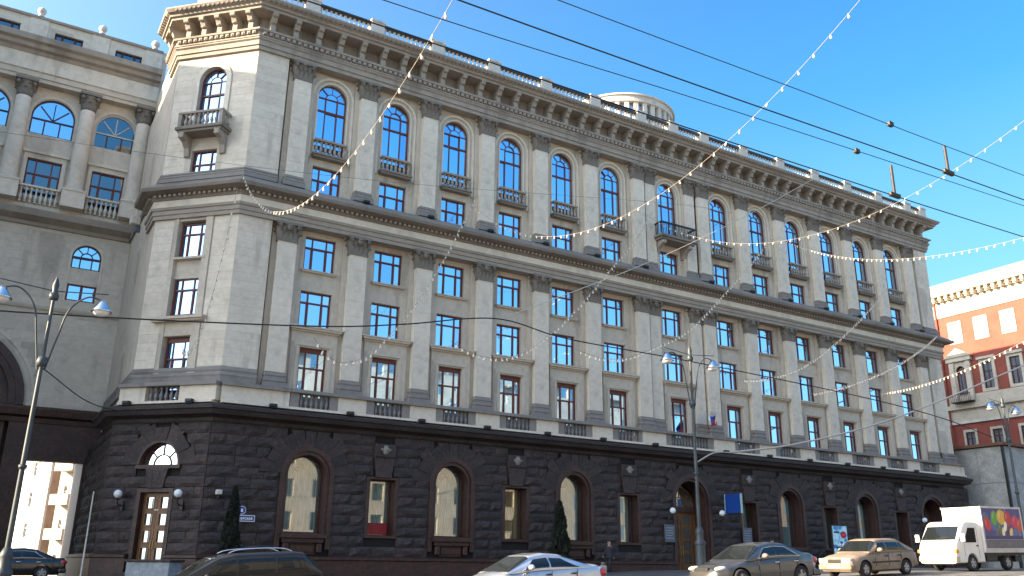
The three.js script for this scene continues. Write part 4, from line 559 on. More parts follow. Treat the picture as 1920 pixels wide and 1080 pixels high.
// ---------------------------------------------------------------- houses across the street, mirrored in the panes
{
  const opp = (label, x0, x1, z, h, mat, st) => { const o = thing('facing_house', label, 'building', [(x0 + x1) / 2, gy((x0 + x1) / 2, z) - .5, z], PI); const w = (x1 - x0) / 2, sh = h / st, hs = []; for (let s = 0; s < st; s++) for (let k = 0; k < Math.floor(2 * w / 4); k++) hs.push([-w + 2 + k * 4, s * sh + 1]); mesh('wall', [bx(-w, w, -1, h, -14, -.4), panel(-w, w, -1, h, hs.map(([x, y]) => rectHole(x - .8, x + .8, y, y + sh * .55)), -.4, 0)], mat, o); mesh('cornice', [bx(-w - .2, w + .2, h, h + .7, -14, .9), bx(-w, w, sh * 1.0 - .2, sh + .15, 0, .35)], mat, o); mesh('windows', hs.map(([x, y]) => bx(x - .8, x + .8, y, y + sh * .55, -.3, -.2)), M.shop, o).userData.kind = 'stuff'; };
  opp('long cream house across the street, seen only mirrored in the panes', -46, 84, 63, 27.5, M.cream, 7); opp('low tan house across the street, mirrored in the far panes', 98, 180, 66, 17, M.tan, 4);
}
// ---------------------------------------------------------------- roof pavilion
{
  const o = thing('roof_rotunda', 'round white glazed pavilion on the roof above the middle balcony', 'pavilion', [26.0, 32.6, -4.8]);
  mesh('drum', [cyl(4.3, 4.3, 0, 1.6, 0, 0, 48), cyl(3.95, 3.95, 1.6, 3.6, 0, 0, 48)], M.hoard, o); mesh('roof_ring', [cyl(4.45, 4.45, 3.6, 4.1, 0, 0, 64), cyl(4.6, 4.6, 4.1, 4.22, 0, 0, 64)], M.white, o);
  for (let k = 0; k < 36; k++) { const a = k * PI / 18; const p = mesh('pillar', cached('rp', () => bx(-.17, .17, 1.6, 3.6, -.16, .16)), M.white, o); p.position.set(Math.sin(a) * 4.2, 0, Math.cos(a) * 4.2); p.rotation.y = a; const g = mesh('pane', cached('rpn', () => bx(-.3, .3, 1.62, 3.58, -.01, .01)), M.glass2, o); g.position.set(Math.sin(a + PI / 36) * 4.02, 0, Math.cos(a + PI / 36) * 4.02); g.rotation.y = a + PI / 36; }
}

// ---------------------------------------------------------------- twin wing left of the archway, outside the frame, whose roof storey is added to shade the chamfered corner
{
  const o = thing('twin_wing', 'tall beige wing left of the archway, outside the frame', 'building', [-46, -1, -7]); const hs = []; for (let s = 0; s < 7; s++) for (let k = 0; k < 9; k++) hs.push([-17.5 + k * 4.2, 2.5 + s * 4.2]);
  mesh('wall', [bx(-20, 19.4, 0, 35, -7, 7), panel(-20, 19.4, 0, 35, hs.map(([x, y]) => rectHole(x - .9, x + .9, y, y + 2.2)), 7, 7.5)], M.stone, o); mesh('cornice', [bx(-20.6, 20, 34.2, 34.9, -7.4, 8.6)], M.trim, o); mesh('added_roof_storey', bx(-19, 17.5, 35, 37.6, -7, 5.5), M.stone2, o);
  for (const [x, y] of hs) mesh('pane', cached('twp', () => bx(-.9, .9, 0, 2.2, 7.05, 7.1)), M.glass2, o).position.set(x, y, 0);
}

// ---------------------------------------------------------------- street lamps
function streetLamp(x, z, label) {
  const y = walk(x, z), o = thing('street_lamp', label, 'street lamp', [x, y, z], 0, 'twin-armed street lamps along the kerb'), H = 10.05;
  mesh('base', lathe([[0, 0], [.27, 0], [.27, .3], [.22, .36], [.21, 1.25], [.25, 1.3], [.25, 1.4], [.17, 1.5], [.16, 1.75], [.19, 1.8], [.17, 1.9], [.1, 2.05], [0, 2.06]], 16), M.lampPaint, o);
  mesh('pole', [lathe([[0, 2.0], [.085, 2.0], [.075, 5], [.05, H - .6], [.045, H], [0, H]], 14), lathe([[0, 4.3], [.12, 4.3], [.12, 4.42], [0, 4.43]], 14), lathe([[0, 7.4], [.13, 7.42], [.16, 7.55], [.13, 7.7], [0, 7.75]], 14), lathe([[0, H - .5], [.13, H - .48], [.15, H - .35], [.08, H - .2], [.1, H], [.05, H + .18], [0, H + .32]], 14)], M.lampPaint, o);
  for (const s of [-1, 1]) { const a = grp('arm', o); mesh('bracket', mg([tube([V(s * .1, 7.3, 0), V(s * .3, 8.4, 0), V(s * .52, 9.35, 0), V(s * 1.0, 9.82, 0), V(s * 1.42, 9.75, 0)], .028, 24, 8), rod(V(0, H - .2, 0), V(s * 1.55, H - .05, 0), .018, 6)]), M.lampPaint, a);
    mesh('hood', lathe([[0, .22], [.1, .2], [.16, .1], [.25, -.02], [.31, -.12], [.31, -.17], [.28, -.17], [.23, -.06], [0, .02]], 20, s * 1.42, 9.55, 0), M.chrome, a); mesh('globe', sph(.26, s * 1.42, 9.40, 0, 1, .62, 1, 16, 10), M.globe, a); }
  return o;
}
streetLamp(-13.3, 15.5, 'twin-armed street lamp in front of the dark archway'); streetLamp(13.2, 15.9, 'twin-armed street lamp in front of the arched middle entrance'); streetLamp(39.6, 15.5, 'distant twin-armed street lamp before the red house');

// ---------------------------------------------------------------- strings of bulbs
const bulbGeo = mg([lathe([[0, 0], [.024, -.01], [.026, -.06], [.055, -.12], [.062, -.17], [.045, -.215], [0, -.232]], 8), lathe([[0, .02], [.022, .02], [.024, -.06], [0, -.061]], 6)]);
function bulbString(label, a, curve, L, step, size, tail) {
  const o = thing('light_string', label, 'light string', a, 0, 'strings of bulbs over the street'), A = V(...a);
  mesh('cable', tube(range(0, 1, 48).map(t => curve(t).sub(A)), size < .8 ? .008 : .013, 120, 5), M.flex, o); const n = Math.floor(L / step), E = curve(1);
  if (tail) mesh('stay_wire', rod(E.clone().sub(A), V(E.x + (E.x - A.x) * .4, E.y + 6, 62.95).sub(A), .008), M.flex, o);   // on to the house across the street
  for (let k = 1; k < n; k++) { const q = mesh('bulb', bulbGeo, M.bulb, o); q.position.copy(curve(k / n).sub(A)); q.scale.setScalar(size); q.rotation.set(rr(-.3, .3), 0, rr(-.3, .3)); }
}
function lightString(label, a, b, sag, step = .5, size = .85) { const A = V(...a), B = V(...b), D = A.distanceTo(B); bulbString(label, a, t => A.clone().lerp(B, t).add(V(0, -sag * 4 * t * (1 - t), 0)), D * (1 + 1.5 * (sag / D) ** 2), step, size, b[2] > 20); }
function hungString(label, pts) { const c = new THREE.CatmullRomCurve3(pts.map(p => V(...p))); bulbString(label, pts[0], t => c.getPointAt(t), c.getLength(), .5, .85); }   // hung through these points
lightString('string of bulbs rising from the chamfered corner over the first arched windows', [-5.12, 21.37, 1.9], [-7.76, 12.51, 32.27], 3.4, .75, .6);
lightString('long string of bulbs crossing from the third pilaster over the roof balustrade', [9.12, 23.45, .95], [3.78, 16.27, 33.5], 4.4, .75, .6);
lightString('string of bulbs sagging right from beside the middle balcony', [23.37, 25.83, 1.0], [17.11, 17.87, 30.8], 3.6, .75, .6);
lightString('string of bulbs across the upper windows near the right end', [37.33, 27.02, 1.0], [15.94, 12.83, 30.67], 1.4, .75, .6);
hungString('string of bulbs hanging down left across the third bay', [[9.60, 23.90, 1.00], [8.06, 21.30, 2.26], [6.44, 18.68, 3.62], [4.37, 15.64, 5.40], [2.55, 13.36, 6.93], [0.92, 11.60, 8.28], [-0.19, 10.54, 9.20], [-1.20, 10.03, 9.91], [-1.84, 9.81, 10.36], [-2.67, 9.86, 10.99], [-3.22, 10.09, 11.51], [-3.68, 10.33, 12.00]]);
hungString('string of bulbs hanging down left from the middle balcony', [[24.14, 26.12, 1.00], [21.72, 23.27, 2.18], [17.66, 19.43, 4.04], [14.30, 16.31, 5.74], [11.35, 13.89, 7.28], [8.52, 12.01, 8.77], [6.51, 11.21, 9.78], [4.41, 10.92, 10.89], [2.58, 11.04, 12.00]]);
hungString('string of bulbs falling left across the belt cornice behind the lamp', [[36.81, 27.07, 1.00], [33.46, 24.22, 2.18], [26.69, 19.01, 4.70], [21.74, 15.57, 6.70], [17.08, 13.36, 8.56], [14.41, 12.29, 9.69], [11.98, 11.73, 10.75], [9.42, 11.61, 12.00]]);
hungString('string of bulbs falling left from the upper right windows', [[50.82, 25.04, 1.00], [45.44, 21.78, 2.74], [37.40, 17.36, 5.51], [29.77, 13.90, 8.32], [23.65, 12.06, 10.69], [20.54, 11.41, 12.00]]);
lightString('string of bulbs falling left from the belt cornice right end', [55.72, 21.3, 1.9], [23.67, 10.66, 14], .8);
lightString('string of bulbs hanging down the chamfered corner wall', [-5.3, 20.48, 1.9], [-8.05, 10.15, 8], 3.0);
lightString('string of bulbs in front of the red house', [29.67, 11.32, 14], [13.5, 9.2, 32.75], .5, .55, .5);

// ---------------------------------------------------------------- overhead wires
const cable = (name, label, cat, pts, r, m = M.wire) => { const o = thing(name, label, cat, pts[0]); mesh('strand', tube(pts.map(p => V(...p).sub(V(...pts[0]))), r, pts.length * 14, 5), m, o); return o; };
cable('trolley_wire', 'thick black trolley wire, the upper of the two', 'wire', [[-30, 7.05, 38.5], [-11, 7.08, 38.58], [-7.13, 7.14, 38.6], [-2.6, 7.26, 38.6], [10, 7.5, 38.6], [40, 8.3, 38.6]], .009);
cable('trolley_wire', 'black trolley wire running just above the roof balustrade', 'wire', [[-30, 6.9, 37.9], [-10, 6.98, 37.9], [-4.87, 7.04, 37.9], [-1.56, 7.09, 37.9], [10, 7.4, 37.9], [40, 8.2, 37.9]], .0085);
cable('carrier_wire', 'thin carrier wire, topmost in the sky', 'wire', [[-30, 7.4, 38.6], [-11, 7.52, 38.6], [-5.49, 7.66, 38.6], [-2.48, 7.72, 38.6], [8, 8.0, 38.6], [40, 8.9, 38.6]], .006);
cable('carrier_wire', 'thin carrier wire just left of the thick trolley wire', 'wire', [[-30, 7.1, 37.9], [-11.44, 7.29, 37.9], [-7.05, 7.49, 37.9], [-1.41, 7.7, 37.9], [8, 8.0, 37.9], [40, 8.8, 37.9]], .006);
for (const [x, z, y0, y1, lab] of [[-2.62, 38.6, 7.26, 7.72, 'speckled hanger between the two upper wires'], [-2.95, 37.9, 7.07, 7.60, 'speckled hanger between the lower wires above the cornice']]) { const o = thing('wire_hanger', lab, 'wire hanger', [x, y0, z]); mesh('rod', [cyl(.024, .024, .02, y1 - y0 - .02, 0, 0, 8)], S(col(.055, .05, .048), .6, { map: graniteMap }), o); mesh('clamp', [rbx(-.12, .12, -.03, .04, -.03, .03, .015)], M.black, o); }
for (const [x, y, z, lab] of [[-3.9, 7.70, 38.6, 'small clamp on the topmost wire'], [-3.75, 7.61, 37.9, 'small clamp on the thin wire left of the trolley wire']]) { const o = thing('wire_clamp', lab, 'clamp', [x, y, z]); mesh('body', [rbx(-.05, .05, -.035, .035, -.03, .03, .012)], M.black, o); mesh('bolt', [sph(.018, 0, .04, 0)], M.black, o); }
cable('span_cable', 'dark cable sagging along the whole facade above the third floor windows', 'cable', [[-20, 8.8, 14], [-14.69, 9.18, 14], [-9.87, 9.62, 14], [-3.24, 10.39, 14], [-.53, 10.9, 14], [3.88, 11.81, 14], [7.12, 11.46, 14], [14.47, 11.35, 14], [29.11, 10.88, 14], [35.07, 10.45, 14], [44, 10.2, 12]], .03);
cable('thin_cable', 'very thin cable crossing the upper windows', 'cable', [[-24, 16.3, 10], [-15.92, 17.08, 10], [-10.22, 17.65, 10], [-.26, 18.94, 10], [19.2, 22.24, 10], [24, 23.2, 9]], .008, M.lampPaint);
cable('pale_rope', 'pale rope rising right from the granite cornice towards the red house', 'rope', [[23.4, 8.05, 8], [28.5, 8.87, 8], [38.31, 11.27, 8], [57.25, 17.61, 8], [62, 19.2, 8]], .06, M.rope);
cable('pale_rope', 'short pale rope from the middle lamp to the granite cornice', 'rope', [[13.3, 6.1, 15.9], [17.34, 7.1, 12.8], [23.4, 8.04, 8]], .035, M.rope);
cable('pale_rope', 'thin pale rope slanting down left from the crown cornice across the facade', 'rope', [[41.0, 32.6, 2.1], [29, 25.4, 6], [16, 18, 10.5], [4.55, 12.1, 14]], .022, M.rope);
cable('lamp_cable', 'dark cable from the left lamp to the granite cornice corner', 'cable', [[-13.25, 7.2, 15.5], [-11, 7.4, 8], [-8, 8.2, 1]], .02);

// ---------------------------------------------------------------- things on the facade
function floodlight(x, y, z, ry, label) { const o = thing('floodlight', label, 'floodlight', [x, y, z], ry, 'black floodlights on the cornices'); mesh('lamp_head', cached('flh', () => rbx(-.19, .19, .05, .2, -.12, .12, .03)), M.black, o); mesh('bracket', cached('flb', () => mg([bx(-.2, -.16, 0, .16, -.04, .04), bx(.16, .2, 0, .16, -.04, .04), bx(-.2, .2, 0, .03, -.06, .06)])), M.black, o); }
PILS.forEach((x, i) => floodlight(x - .2, 9.04, 1.82, 0, `small black floodlight on the granite cornice, ${ORD[i]} from the left corner`));
PILS.forEach((x, i) => i > 0 && floodlight(x + .15, 21.62, 1.12, 0, `small black floodlight on the upper belt cornice, ${ORD[i - 1]} from the left`));
for (const [lx, lab] of [[.7, 'black floodlight left of the corner balusters'], [4.3, 'black floodlight right of the corner balusters']]) { const p = wp(FC, lx, 9.04, 1.8); floodlight(p.x, p.y, p.z, FC.ry, lab); }
function wallGlobe(f, x, y, z, label) { const p = wp(f, x, y, z), o = thing('wall_lamp', label, 'wall lamp', [p.x, p.y, p.z], f.ry, 'globe lamps on the granite wall'); mesh('globe', sph(.2, 0, 0, .42, 1, 1, 1, 18, 12), M.globe, o); mesh('arm', mg([tube([V(0, -.5, 0), V(0, -.55, .2), V(0, -.42, .38), V(0, -.22, .42)], .03, 14, 6), lathe([[0, 0], [.12, 0], [.09, .06], [0, .07]], 10, 0, -.27, .42), rbx(-.08, .08, -.75, -.3, -.02, .05, .02)]), M.black, o); return o; }
wallGlobe(FC, 1.02, 4.65, 1.4, 'white globe lamp left of the corner door'); wallGlobe(FC, 4.35, 4.65, 1.4, 'white globe lamp right of the corner door');
wallGlobe(FM, BAYS[6] - 2.15, 5.0, 1.4, 'white globe lamp left of the arched middle entrance'); wallGlobe(FM, BAYS[6] + 2.2, 5.0, 1.4, 'white globe lamp right of the arched middle entrance'); wallGlobe(FM, BAYS[12] - 2.1, 5.3, 1.4, 'white globe lamp left of the far end entrance');
{ const p = wp(FM, -4.4, 4.75, 1.4), o = thing('wall_camera', 'small white camera on the granite wall left of the street plate', 'camera', [p.x, p.y, p.z]); mesh('housing', rbx(-.14, .14, -.12, .12, 0, .34, .05), M.white, o); mesh('bracket', rbx(-.05, .05, -.3, -.12, -.02, .2, .02), M.black, o); }
{ const o = thing('wall_camera', 'white box camera high beside the setback wall', 'camera', [-9.02, 20.2, -5.5], -1.4); mesh('housing', rbx(-.25, .25, -.2, .25, 0, .5, .06), M.white, o); mesh('bracket', rbx(-.08, .08, -.6, -.2, -.1, .15, .03), M.iron, o); }
// plates with lettering
function canvasMat(w, h, draw, rough = .5, extra = {}) { const c = document.createElement('canvas'); c.width = w; c.height = h; const x = c.getContext('2d'); draw(x, w, h); const t = new THREE.CanvasTexture(c); t.colorSpace = THREE.SRGBColorSpace; return S(new THREE.Color(1, 1, 1), rough, { map: t, ...extra }); }
function face(w, h, m, parent, name, x = 0, y = 0, z = 0) { const g = new THREE.PlaneGeometry(w, h); const o = new THREE.Mesh(g, m); o.name = name; o.position.set(x, y, z); parent.add(o); return o; }
{ const o = thing('house_number_plate', 'round blue house number plate above the street name plate', 'plate', [-3.19, 3.96, 1.5]); mesh('disc', (() => { const g = cyl(.2, .2, -.012, .012, 0, 0, 24); g.rotateX(PI / 2); return fin(g); })(), M.white, o); const m = canvasMat(128, 128, (x, w, h) => { x.fillStyle = '#e8e8ea'; x.fillRect(0, 0, w, h); x.fillStyle = '#26408c'; x.beginPath(); x.arc(64, 64, 58, 0, 7); x.fill(); x.fillStyle = '#fff'; x.font = 'bold 72px sans-serif'; x.textAlign = 'center'; x.textBaseline = 'middle'; x.fillText('8', 64, 68); }); const g = new THREE.CircleGeometry(.19, 24); const q = new THREE.Mesh(g, m); q.name = 'number_face'; q.position.z = .016; o.add(q); }
{ const o = thing('street_name_plate', 'blue and white street name plate on the granite wall beside the dark cypress', 'plate', [-3.02, 3.58, 1.5]); mesh('board', rbx(-.5, .5, -.16, .16, -.015, .012, .008), M.white, o); face(.96, .28, canvasMat(384, 112, (x, w, h) => { x.fillStyle = '#f0f0f0'; x.fillRect(0, 0, w, h); x.fillStyle = '#23407f'; x.fillRect(8, 8, w - 16, h - 16); x.fillStyle = '#fff'; x.font = 'bold 62px sans-serif'; x.textAlign = 'center'; x.textBaseline = 'middle'; x.fillText('ТВЕРСКАЯ', w / 2, h / 2 + 4); }), o, 'lettering', 0, 0, .0145); }
{ const o = thing('projecting_sign', 'square blue sign hung out right of the arched entrance', 'sign', [29.0, 5.62, 1.36], 0); mesh('panel', rbx(-.07, .07, -.62, .62, .35, 1.75, .03), S(col(.008, .05, .26), .4), o); for (const z of [.3, 1.76]) mesh('edge', bx(-.075, .075, -.64, .64, z, z + .05), S(col(.35, .5, .5), .4), o); for (const y of [-.4, .4]) mesh('bracket', rod(V(0, y, -.05), V(0, y, .36), .03), M.black, o); }
{ const o = thing('poster_stand', 'blue and white advertising lightbox standing before the granite wall', 'poster stand', [38.55, walk(38.55, 3), 3.0], -.25); mesh('cabinet', rbx(-.68, .68, .75, 3.05, -.12, .12, .03), M.black, o); mesh('legs', mg([rbx(-.5, .5, .0, .75, -.08, .08, .03)]), M.black, o);
  face(1.2, 2.14, canvasMat(256, 456, (x, w, h) => { const g = ['#bfe4f3', '#7cc3e6', '#3f8fc9', '#e6f4fa', '#2f6fae', '#8fd6e9']; x.fillStyle = '#9fd4ea'; x.fillRect(0, 0, w, h); let s = 5; const R = () => (s = (s * 16807) % 2147483647) / 2147483647; for (let i = 0; i < 70; i++) { x.fillStyle = g[Math.floor(R() * 6)]; x.beginPath(); x.ellipse(R() * w, R() * h, 12 + R() * 46, 8 + R() * 30, R() * 3, 0, 7); x.fill(); } x.fillStyle = '#0f1d3a'; x.fillRect(24, 78, 96, 26); x.fillRect(40, 300, 110, 22); x.fillRect(170, 400, 60, 24); x.fillStyle = '#a8123a'; x.beginPath(); x.arc(190, 128, 52, 0, 7); x.fill(); x.fillStyle = '#d5486a'; x.fillRect(160, 112, 60, 10); x.fillRect(166, 130, 48, 10); }, .3), o, 'poster', 0, 1.9, .125); }
for (const [x, lab] of [[24.14, 'dark plaque left of the arched middle entrance'], [31.1, 'grey plaque below the square blue sign']]) { const o = thing('wall_plaque', lab, 'plaque', [x, 3.6, 1.42]); mesh('board', rbx(-.42, .42, -.55, .55, -.02, .06, .015), M.iron, o); for (let k = 0; k < 5; k++) mesh('text_line', bx(-.32, .32 - (k % 2) * .12, .32 - k * .16, .36 - k * .16, .06, .066), S(col(.32, .34, .38), .5), o); }
// flag
{ const o = thing('flag', 'small white, blue and red flag on a slanting pole above the arched entrance', 'flag', [29.3, 12.95, .9]);
  mesh('pole', rod(V(.35, .45, 0), V(-2.6, -.55, 1.9).multiplyScalar(.0).add(V(-1.0, -2.0, 1.0)), .025), M.white, o);
  const cl = [[.75, .75, .75], [.03, .06, .30], [.55, .03, .03]]; const fl = (u, v) => { const t = u; return [-.25 - t * 1.25 - .05 * Math.sin(v * 5), -.75 - t * .75 - v * .95 - .12 * Math.sin(t * 7), .38 + t * .62 + .16 * Math.sin(v * 6 + t * 5)]; };
  const names = ['white_stripe', 'blue_stripe', 'red_stripe']; for (let k = 0; k < 3; k++) { const g = fin(gridG((u, v) => fl(u, (k + v) / 3), 14, 5)); mesh(names[k], g, S(col(...cl[k]), .8, { side: THREE.DoubleSide }), o); } }
// thin white flagpole by the corner door
{ const p = wp(FC, .75, 0, 3.2); const o = thing('flagpole', 'thin white pole standing left of the corner door', 'pole', [p.x, walk(p.x, p.z), p.z]); mesh('pole', [cyl(.045, .03, 0, 4.9, 0, 0, 8)], M.white, o); mesh('foot', [cyl(.16, .12, 0, .12, 0, 0, 12)], M.iron, o); }
// pale concrete block by the door
{ const p = wp(FC, 4.7, 0, 3.4); const o = thing('concrete_block', 'pale blue-grey wall block beside the corner door', 'block', [p.x, walk(p.x, p.z), p.z], FC.ry); mesh('body', rbx(-1.1, 1.1, 0, 1.55, -.5, .5, .03), S(col(.36, .42, .5), .8, { map: dirtMap }), o); mesh('cap', rbx(-1.18, 1.18, 1.552, 1.66, -.56, .56, .03), M.granite3, o); }
// cypresses
function cypress(x, z, h, r, label) { const y = walk(x, z), o = thing('cypress_tree', label, 'tree', [x, y, z], 0, 'dark cypresses in front of the granite wall'); mesh('trunk', [cyl(.09, .05, 0, h * .9, 0, 0, 8), ...range(0, 1, 7).map((t, k) => rod(V(0, .8 + t * (h - 1.6), 0), V(Math.cos(k * 2.4) * r * .6 * (1 - t * .8), 1.3 + t * (h - 1.6), Math.sin(k * 2.4) * r * .6 * (1 - t * .8)), .02))], M.bark, o);
  const pos = []; for (let i = 0; i < 5200; i++) { const t = Math.pow(rnd(), .75), a = rnd() * 7, R = r * Math.pow(1 - t, .62) * (.55 + .5 * Math.sqrt(rnd())) * (1 + .22 * Math.sin(a * 3 + t * 17)) * (t < .06 ? .7 : 1), yy = .35 + t * (h - .35), c = V(Math.cos(a) * R, yy, Math.sin(a) * R), s = rr(.05, .13); const d1 = V(Math.cos(a) * .3 + rr(-.5, .5), 1, Math.sin(a) * .3 + rr(-.5, .5)).normalize(), d2 = V(rr(-1, 1), rr(-.4, .4), rr(-1, 1)).normalize(); const p = c.clone().addScaledVector(d1, s * 1.6), q = c.clone().addScaledVector(d2, s * .5), u = c.clone().addScaledVector(d2, -s * .5); pos.push(...p.toArray(), ...q.toArray(), ...u.toArray()); }
  const g = new THREE.BufferGeometry(); g.setAttribute('position', new THREE.Float32BufferAttribute(pos, 3)); g.computeVertexNormals(); mesh('crown', fin(g), M.thuja, o);
  mesh('pot', lathe([[0, 0], [.42, 0], [.5, .55], [.55, .6], [.5, .62], [0, .56]], 16), M.granite3, o); }
cypress(-3.95, 2.9, 4.75, .52, 'dark narrow cypress beside the street name plate'); cypress(14.6, 2.9, 4.0, .62, 'dark narrow cypress left of the third arched shop window');

// ---------------------------------------------------------------- vehicles (front towards -x)
const ev = new Evaluator(); ev.attributes = ['position', 'normal', 'uv']; ev.useGroups = false;
const lerpK = (K, s) => { let k = 0; while (k < K.length - 2 && s > K[k + 1][0]) k++; const t = Math.min(1, Math.max(0, (s - K[k][0]) / (K[k + 1][0] - K[k][0]))), u = t * t * (3 - 2 * t); return K[k].map((v, i) => i ? v * (1 - u) + K[k + 1][i] * u : s); };
const lin = (K, s) => { let k = 0; while (k < K.length - 2 && s > K[k + 1][0]) k++; const t = Math.min(1, Math.max(0, (s - K[k][0]) / (K[k + 1][0] - K[k][0]))); return K[k][1] * (1 - t) + K[k + 1][1] * t; };
function wheelParts(parent, x, z, r, side) { const w = grp('wheel', parent); w.position.set(x, r, z); const prof = [[r * .62, -.1], [r * .9, -.105], [r * .985, -.07], [r, 0], [r * .985, .07], [r * .9, .105], [r * .62, .1]]; const t = lathe(prof, 28); t.rotateX(PI / 2); mesh('tyre', fin(t), M.tyre, w);
  const L = [(() => { const g = cyl(r * .64, r * .64, -.05, .055, 0, 0, 24); g.rotateX(PI / 2); return fin(g); })()]; mesh('disc', L, M.iron, w); const sp = []; for (let k = 0; k < 5; k++) { const g = rbx(-.045, .045, .03, r * .62, .05 * side, .09 * side, .015); g.applyMatrix4(new THREE.Matrix4().makeRotationZ(k * PI * .4)); sp.push(fin(g)); } sp.push((() => { const g = fin(new THREE.TorusGeometry(r * .62, .025, 6, 28)); g.translate(0, 0, .06 * side); return g; })(), sph(.06, 0, 0, .07 * side, 1, 1, .4)); mesh('rim', sp, M.rim, w); }
function car(o) {
  // o: label, pos, L, W, body keys [s, halfwidth, top, bottom], roof keys [s,y], belt, paint, windows
  const root = thing(o.name || 'car', o.label, 'car', o.pos, o.ry || 0, o.group); const NS = 56, hw = o.W / 2;
  const sect = s => { const [, w, top, bot] = lerpK(o.body, s), H = top - bot, W = w; return [[0, bot], [W * .8, bot], [W * .955, bot + .07], [W * .99, bot + H * .3], [W, bot + H * .5], [W * .985, bot + H * .68], [W * .955, bot + H * .84], [W * .9, top - .03], [W * .8, top + .01], [W * .5, top + .04], [0, top + .055]]; };
  const ring = s => { const p = sect(s), q = p.map(a => [s, a[1], a[0]]), m = p.slice(1, -1).reverse().map(a => [s, a[1], -a[0]]); return q.concat(m); };
  const N = ring(0).length, pos = [], idx = []; for (let i = 0; i <= NS; i++) for (const p of ring(o.L * i / NS)) pos.push(...p);
  for (let i = 0; i < NS; i++) for (let j = 0; j < N; j++) { const a = i * N + j, b = i * N + (j + 1) % N, c = a + N, d = b + N; idx.push(a, b, d, a, d, c); }
  for (const e of [0, NS]) { const c = pos.length / 3, r = ring(o.L * e / NS); pos.push(r[0][0], (r[0][1] + r[10][1]) / 2, 0); for (let j = 0; j < N; j++) { const a = e * N + j, b = e * N + (j + 1) % N; e ? idx.push(c, a, b) : idx.push(c, b, a); } }
  let g = new THREE.BufferGeometry(); g.setAttribute('position', new THREE.Float32BufferAttribute(pos, 3)); g.setIndex(idx); g.computeVertexNormals(); g.setAttribute('uv', new THREE.BufferAttribute(new Float32Array(pos.length / 3 * 2), 2));
  let br = new Brush(g); br.updateMatrixWorld(); for (const ax of o.axles) { const cg = new THREE.CylinderGeometry(o.wr + .06, o.wr + .06, o.W * 2, 28); cg.rotateX(PI / 2); const cb = new Brush(cg); cb.position.set(ax, o.wr, 0); cb.updateMatrixWorld(); br = ev.evaluate(br, cb, SUBTRACTION); }
  const bg = toCreasedNormals(br.geometry.clone().deleteAttribute('normal'), .55); mesh('body', fin(bg), o.paint, root);
  mesh('underbody', rbx(.25, o.L - .25, lerpK(o.body, o.L / 2)[3] + .03, .62, -hw + .22, hw - .22, .05), M.black, root);
  // cabin
  const R = o.roof, s0 = R[0][0], s3 = R[R.length - 1][0], roofMax = Math.max(...R.map(r => r[1]));
  const P3 = (s, t, off = 0) => { const [, w, top] = lerpK(o.body, s); const yb = Math.min(top, o.belt) - .02, yr = Math.max(yb + .012, lin(R, s)), k = (yr - yb) / (roofMax - yb), wb = w * .93, wt = wb - (wb - hw * (o.rw || .70)) * Math.min(1, k); const rnd_ = .07 * k;
    let z, y; if (t <= .5) { const q = t / .5; z = wb + (wt + .03 * k - wb) * q + .05 * Math.sin(q * PI) * k; y = yb + (yr - rnd_ - .05 * k - yb) * q; } else { const q = (t - .5) / .5; const a = q * PI / 2; z = (wt + .03 * k) * Math.cos(a * .999) ** .55; y = yr - (rnd_ + .05 * k) * (1 - Math.sin(Math.min(PI / 2, a * 1.35)) ** .8); } return [s, y, z]; };
  const nt = 26, ns = 60; const ts = j => j / nt * 2; const full = (u, v) => { const t = v * 2, s = s0 + (s3 - s0) * u; if (t <= 1) return P3(s, t); const p = P3(s, 2 - t); return [p[0], p[1], -p[2]]; };
  mesh('cabin', fin(toCreasedNormals(mergeVertices(gridG((u, v) => full(u, v), ns, nt * 2)), .7)), o.roofPaint || o.paint, root);
  const eps = .004; const nrm = (s, t, sg) => { const a = P3(s + eps, t), b = P3(s - eps, t), c = P3(s, Math.min(.999, t + eps)), d = P3(s, Math.max(0, t - eps)); const U = V(a[0] - b[0], a[1] - b[1], a[2] - b[2]), W2 = V(c[0] - d[0], c[1] - d[1], c[2] - d[2]); const n = W2.cross(U).normalize(); if (n.y < -.2 || (Math.abs(n.y) < .3 && n.z < 0)) n.negate(); n.z *= sg; return n; };
  const patch = (name, fs, sg, m, nu = 16, nv = 8, off = .012) => { const pt = (u, v) => { const [s, t] = fs(u, v), p = P3(s, t), n = nrm(s, t, 1); if (n.z < 0 && t < .5) n.negate(); return [p[0] + n.x * off, p[1] + n.y * off, sg * (p[2] + n.z * off)]; }; return mesh(name, fin(gridG(pt, nu, nv)), m, root); };
  const edge = (t, side) => { const yF = t; return t; };
  const s1 = R[1][0], s2 = R[R.length - 2][0];
  for (const sg of [-1, 1]) for (const [a, b, ka, kb] of o.win) patch('side_window', (u, v) => { const t = .10 + v * .36, q = v; const A = a + (ka || 0) * q, B = b + (kb || 0) * q; return [A + (B - A) * u, t]; }, sg, M.carGlass);
  const topPatch = (name, sa, sb, m) => { const pt = (u, v) => { const s = sa + (sb - sa) * u, q = v * 2 - 1, t = .56 + (1 - Math.abs(q)) * .44; const p = P3(s, Math.min(.999, t)), a = P3(Math.min(s3, s + .02), .999), b = P3(Math.max(s0, s - .02), .999); const n = V(-(a[1] - b[1]), a[0] - b[0], 0).normalize(); return [p[0] + n.x * .012, p[1] + n.y * .012, Math.sign(q || 1) * p[2]]; }; mesh(name, fin(gridG(pt, 14, 20)), m, root); };
  topPatch('windscreen', s0 + .07, s1 - .06, M.carGlass); topPatch('rear_window', s2 + .06, s3 - .08, M.carGlass);
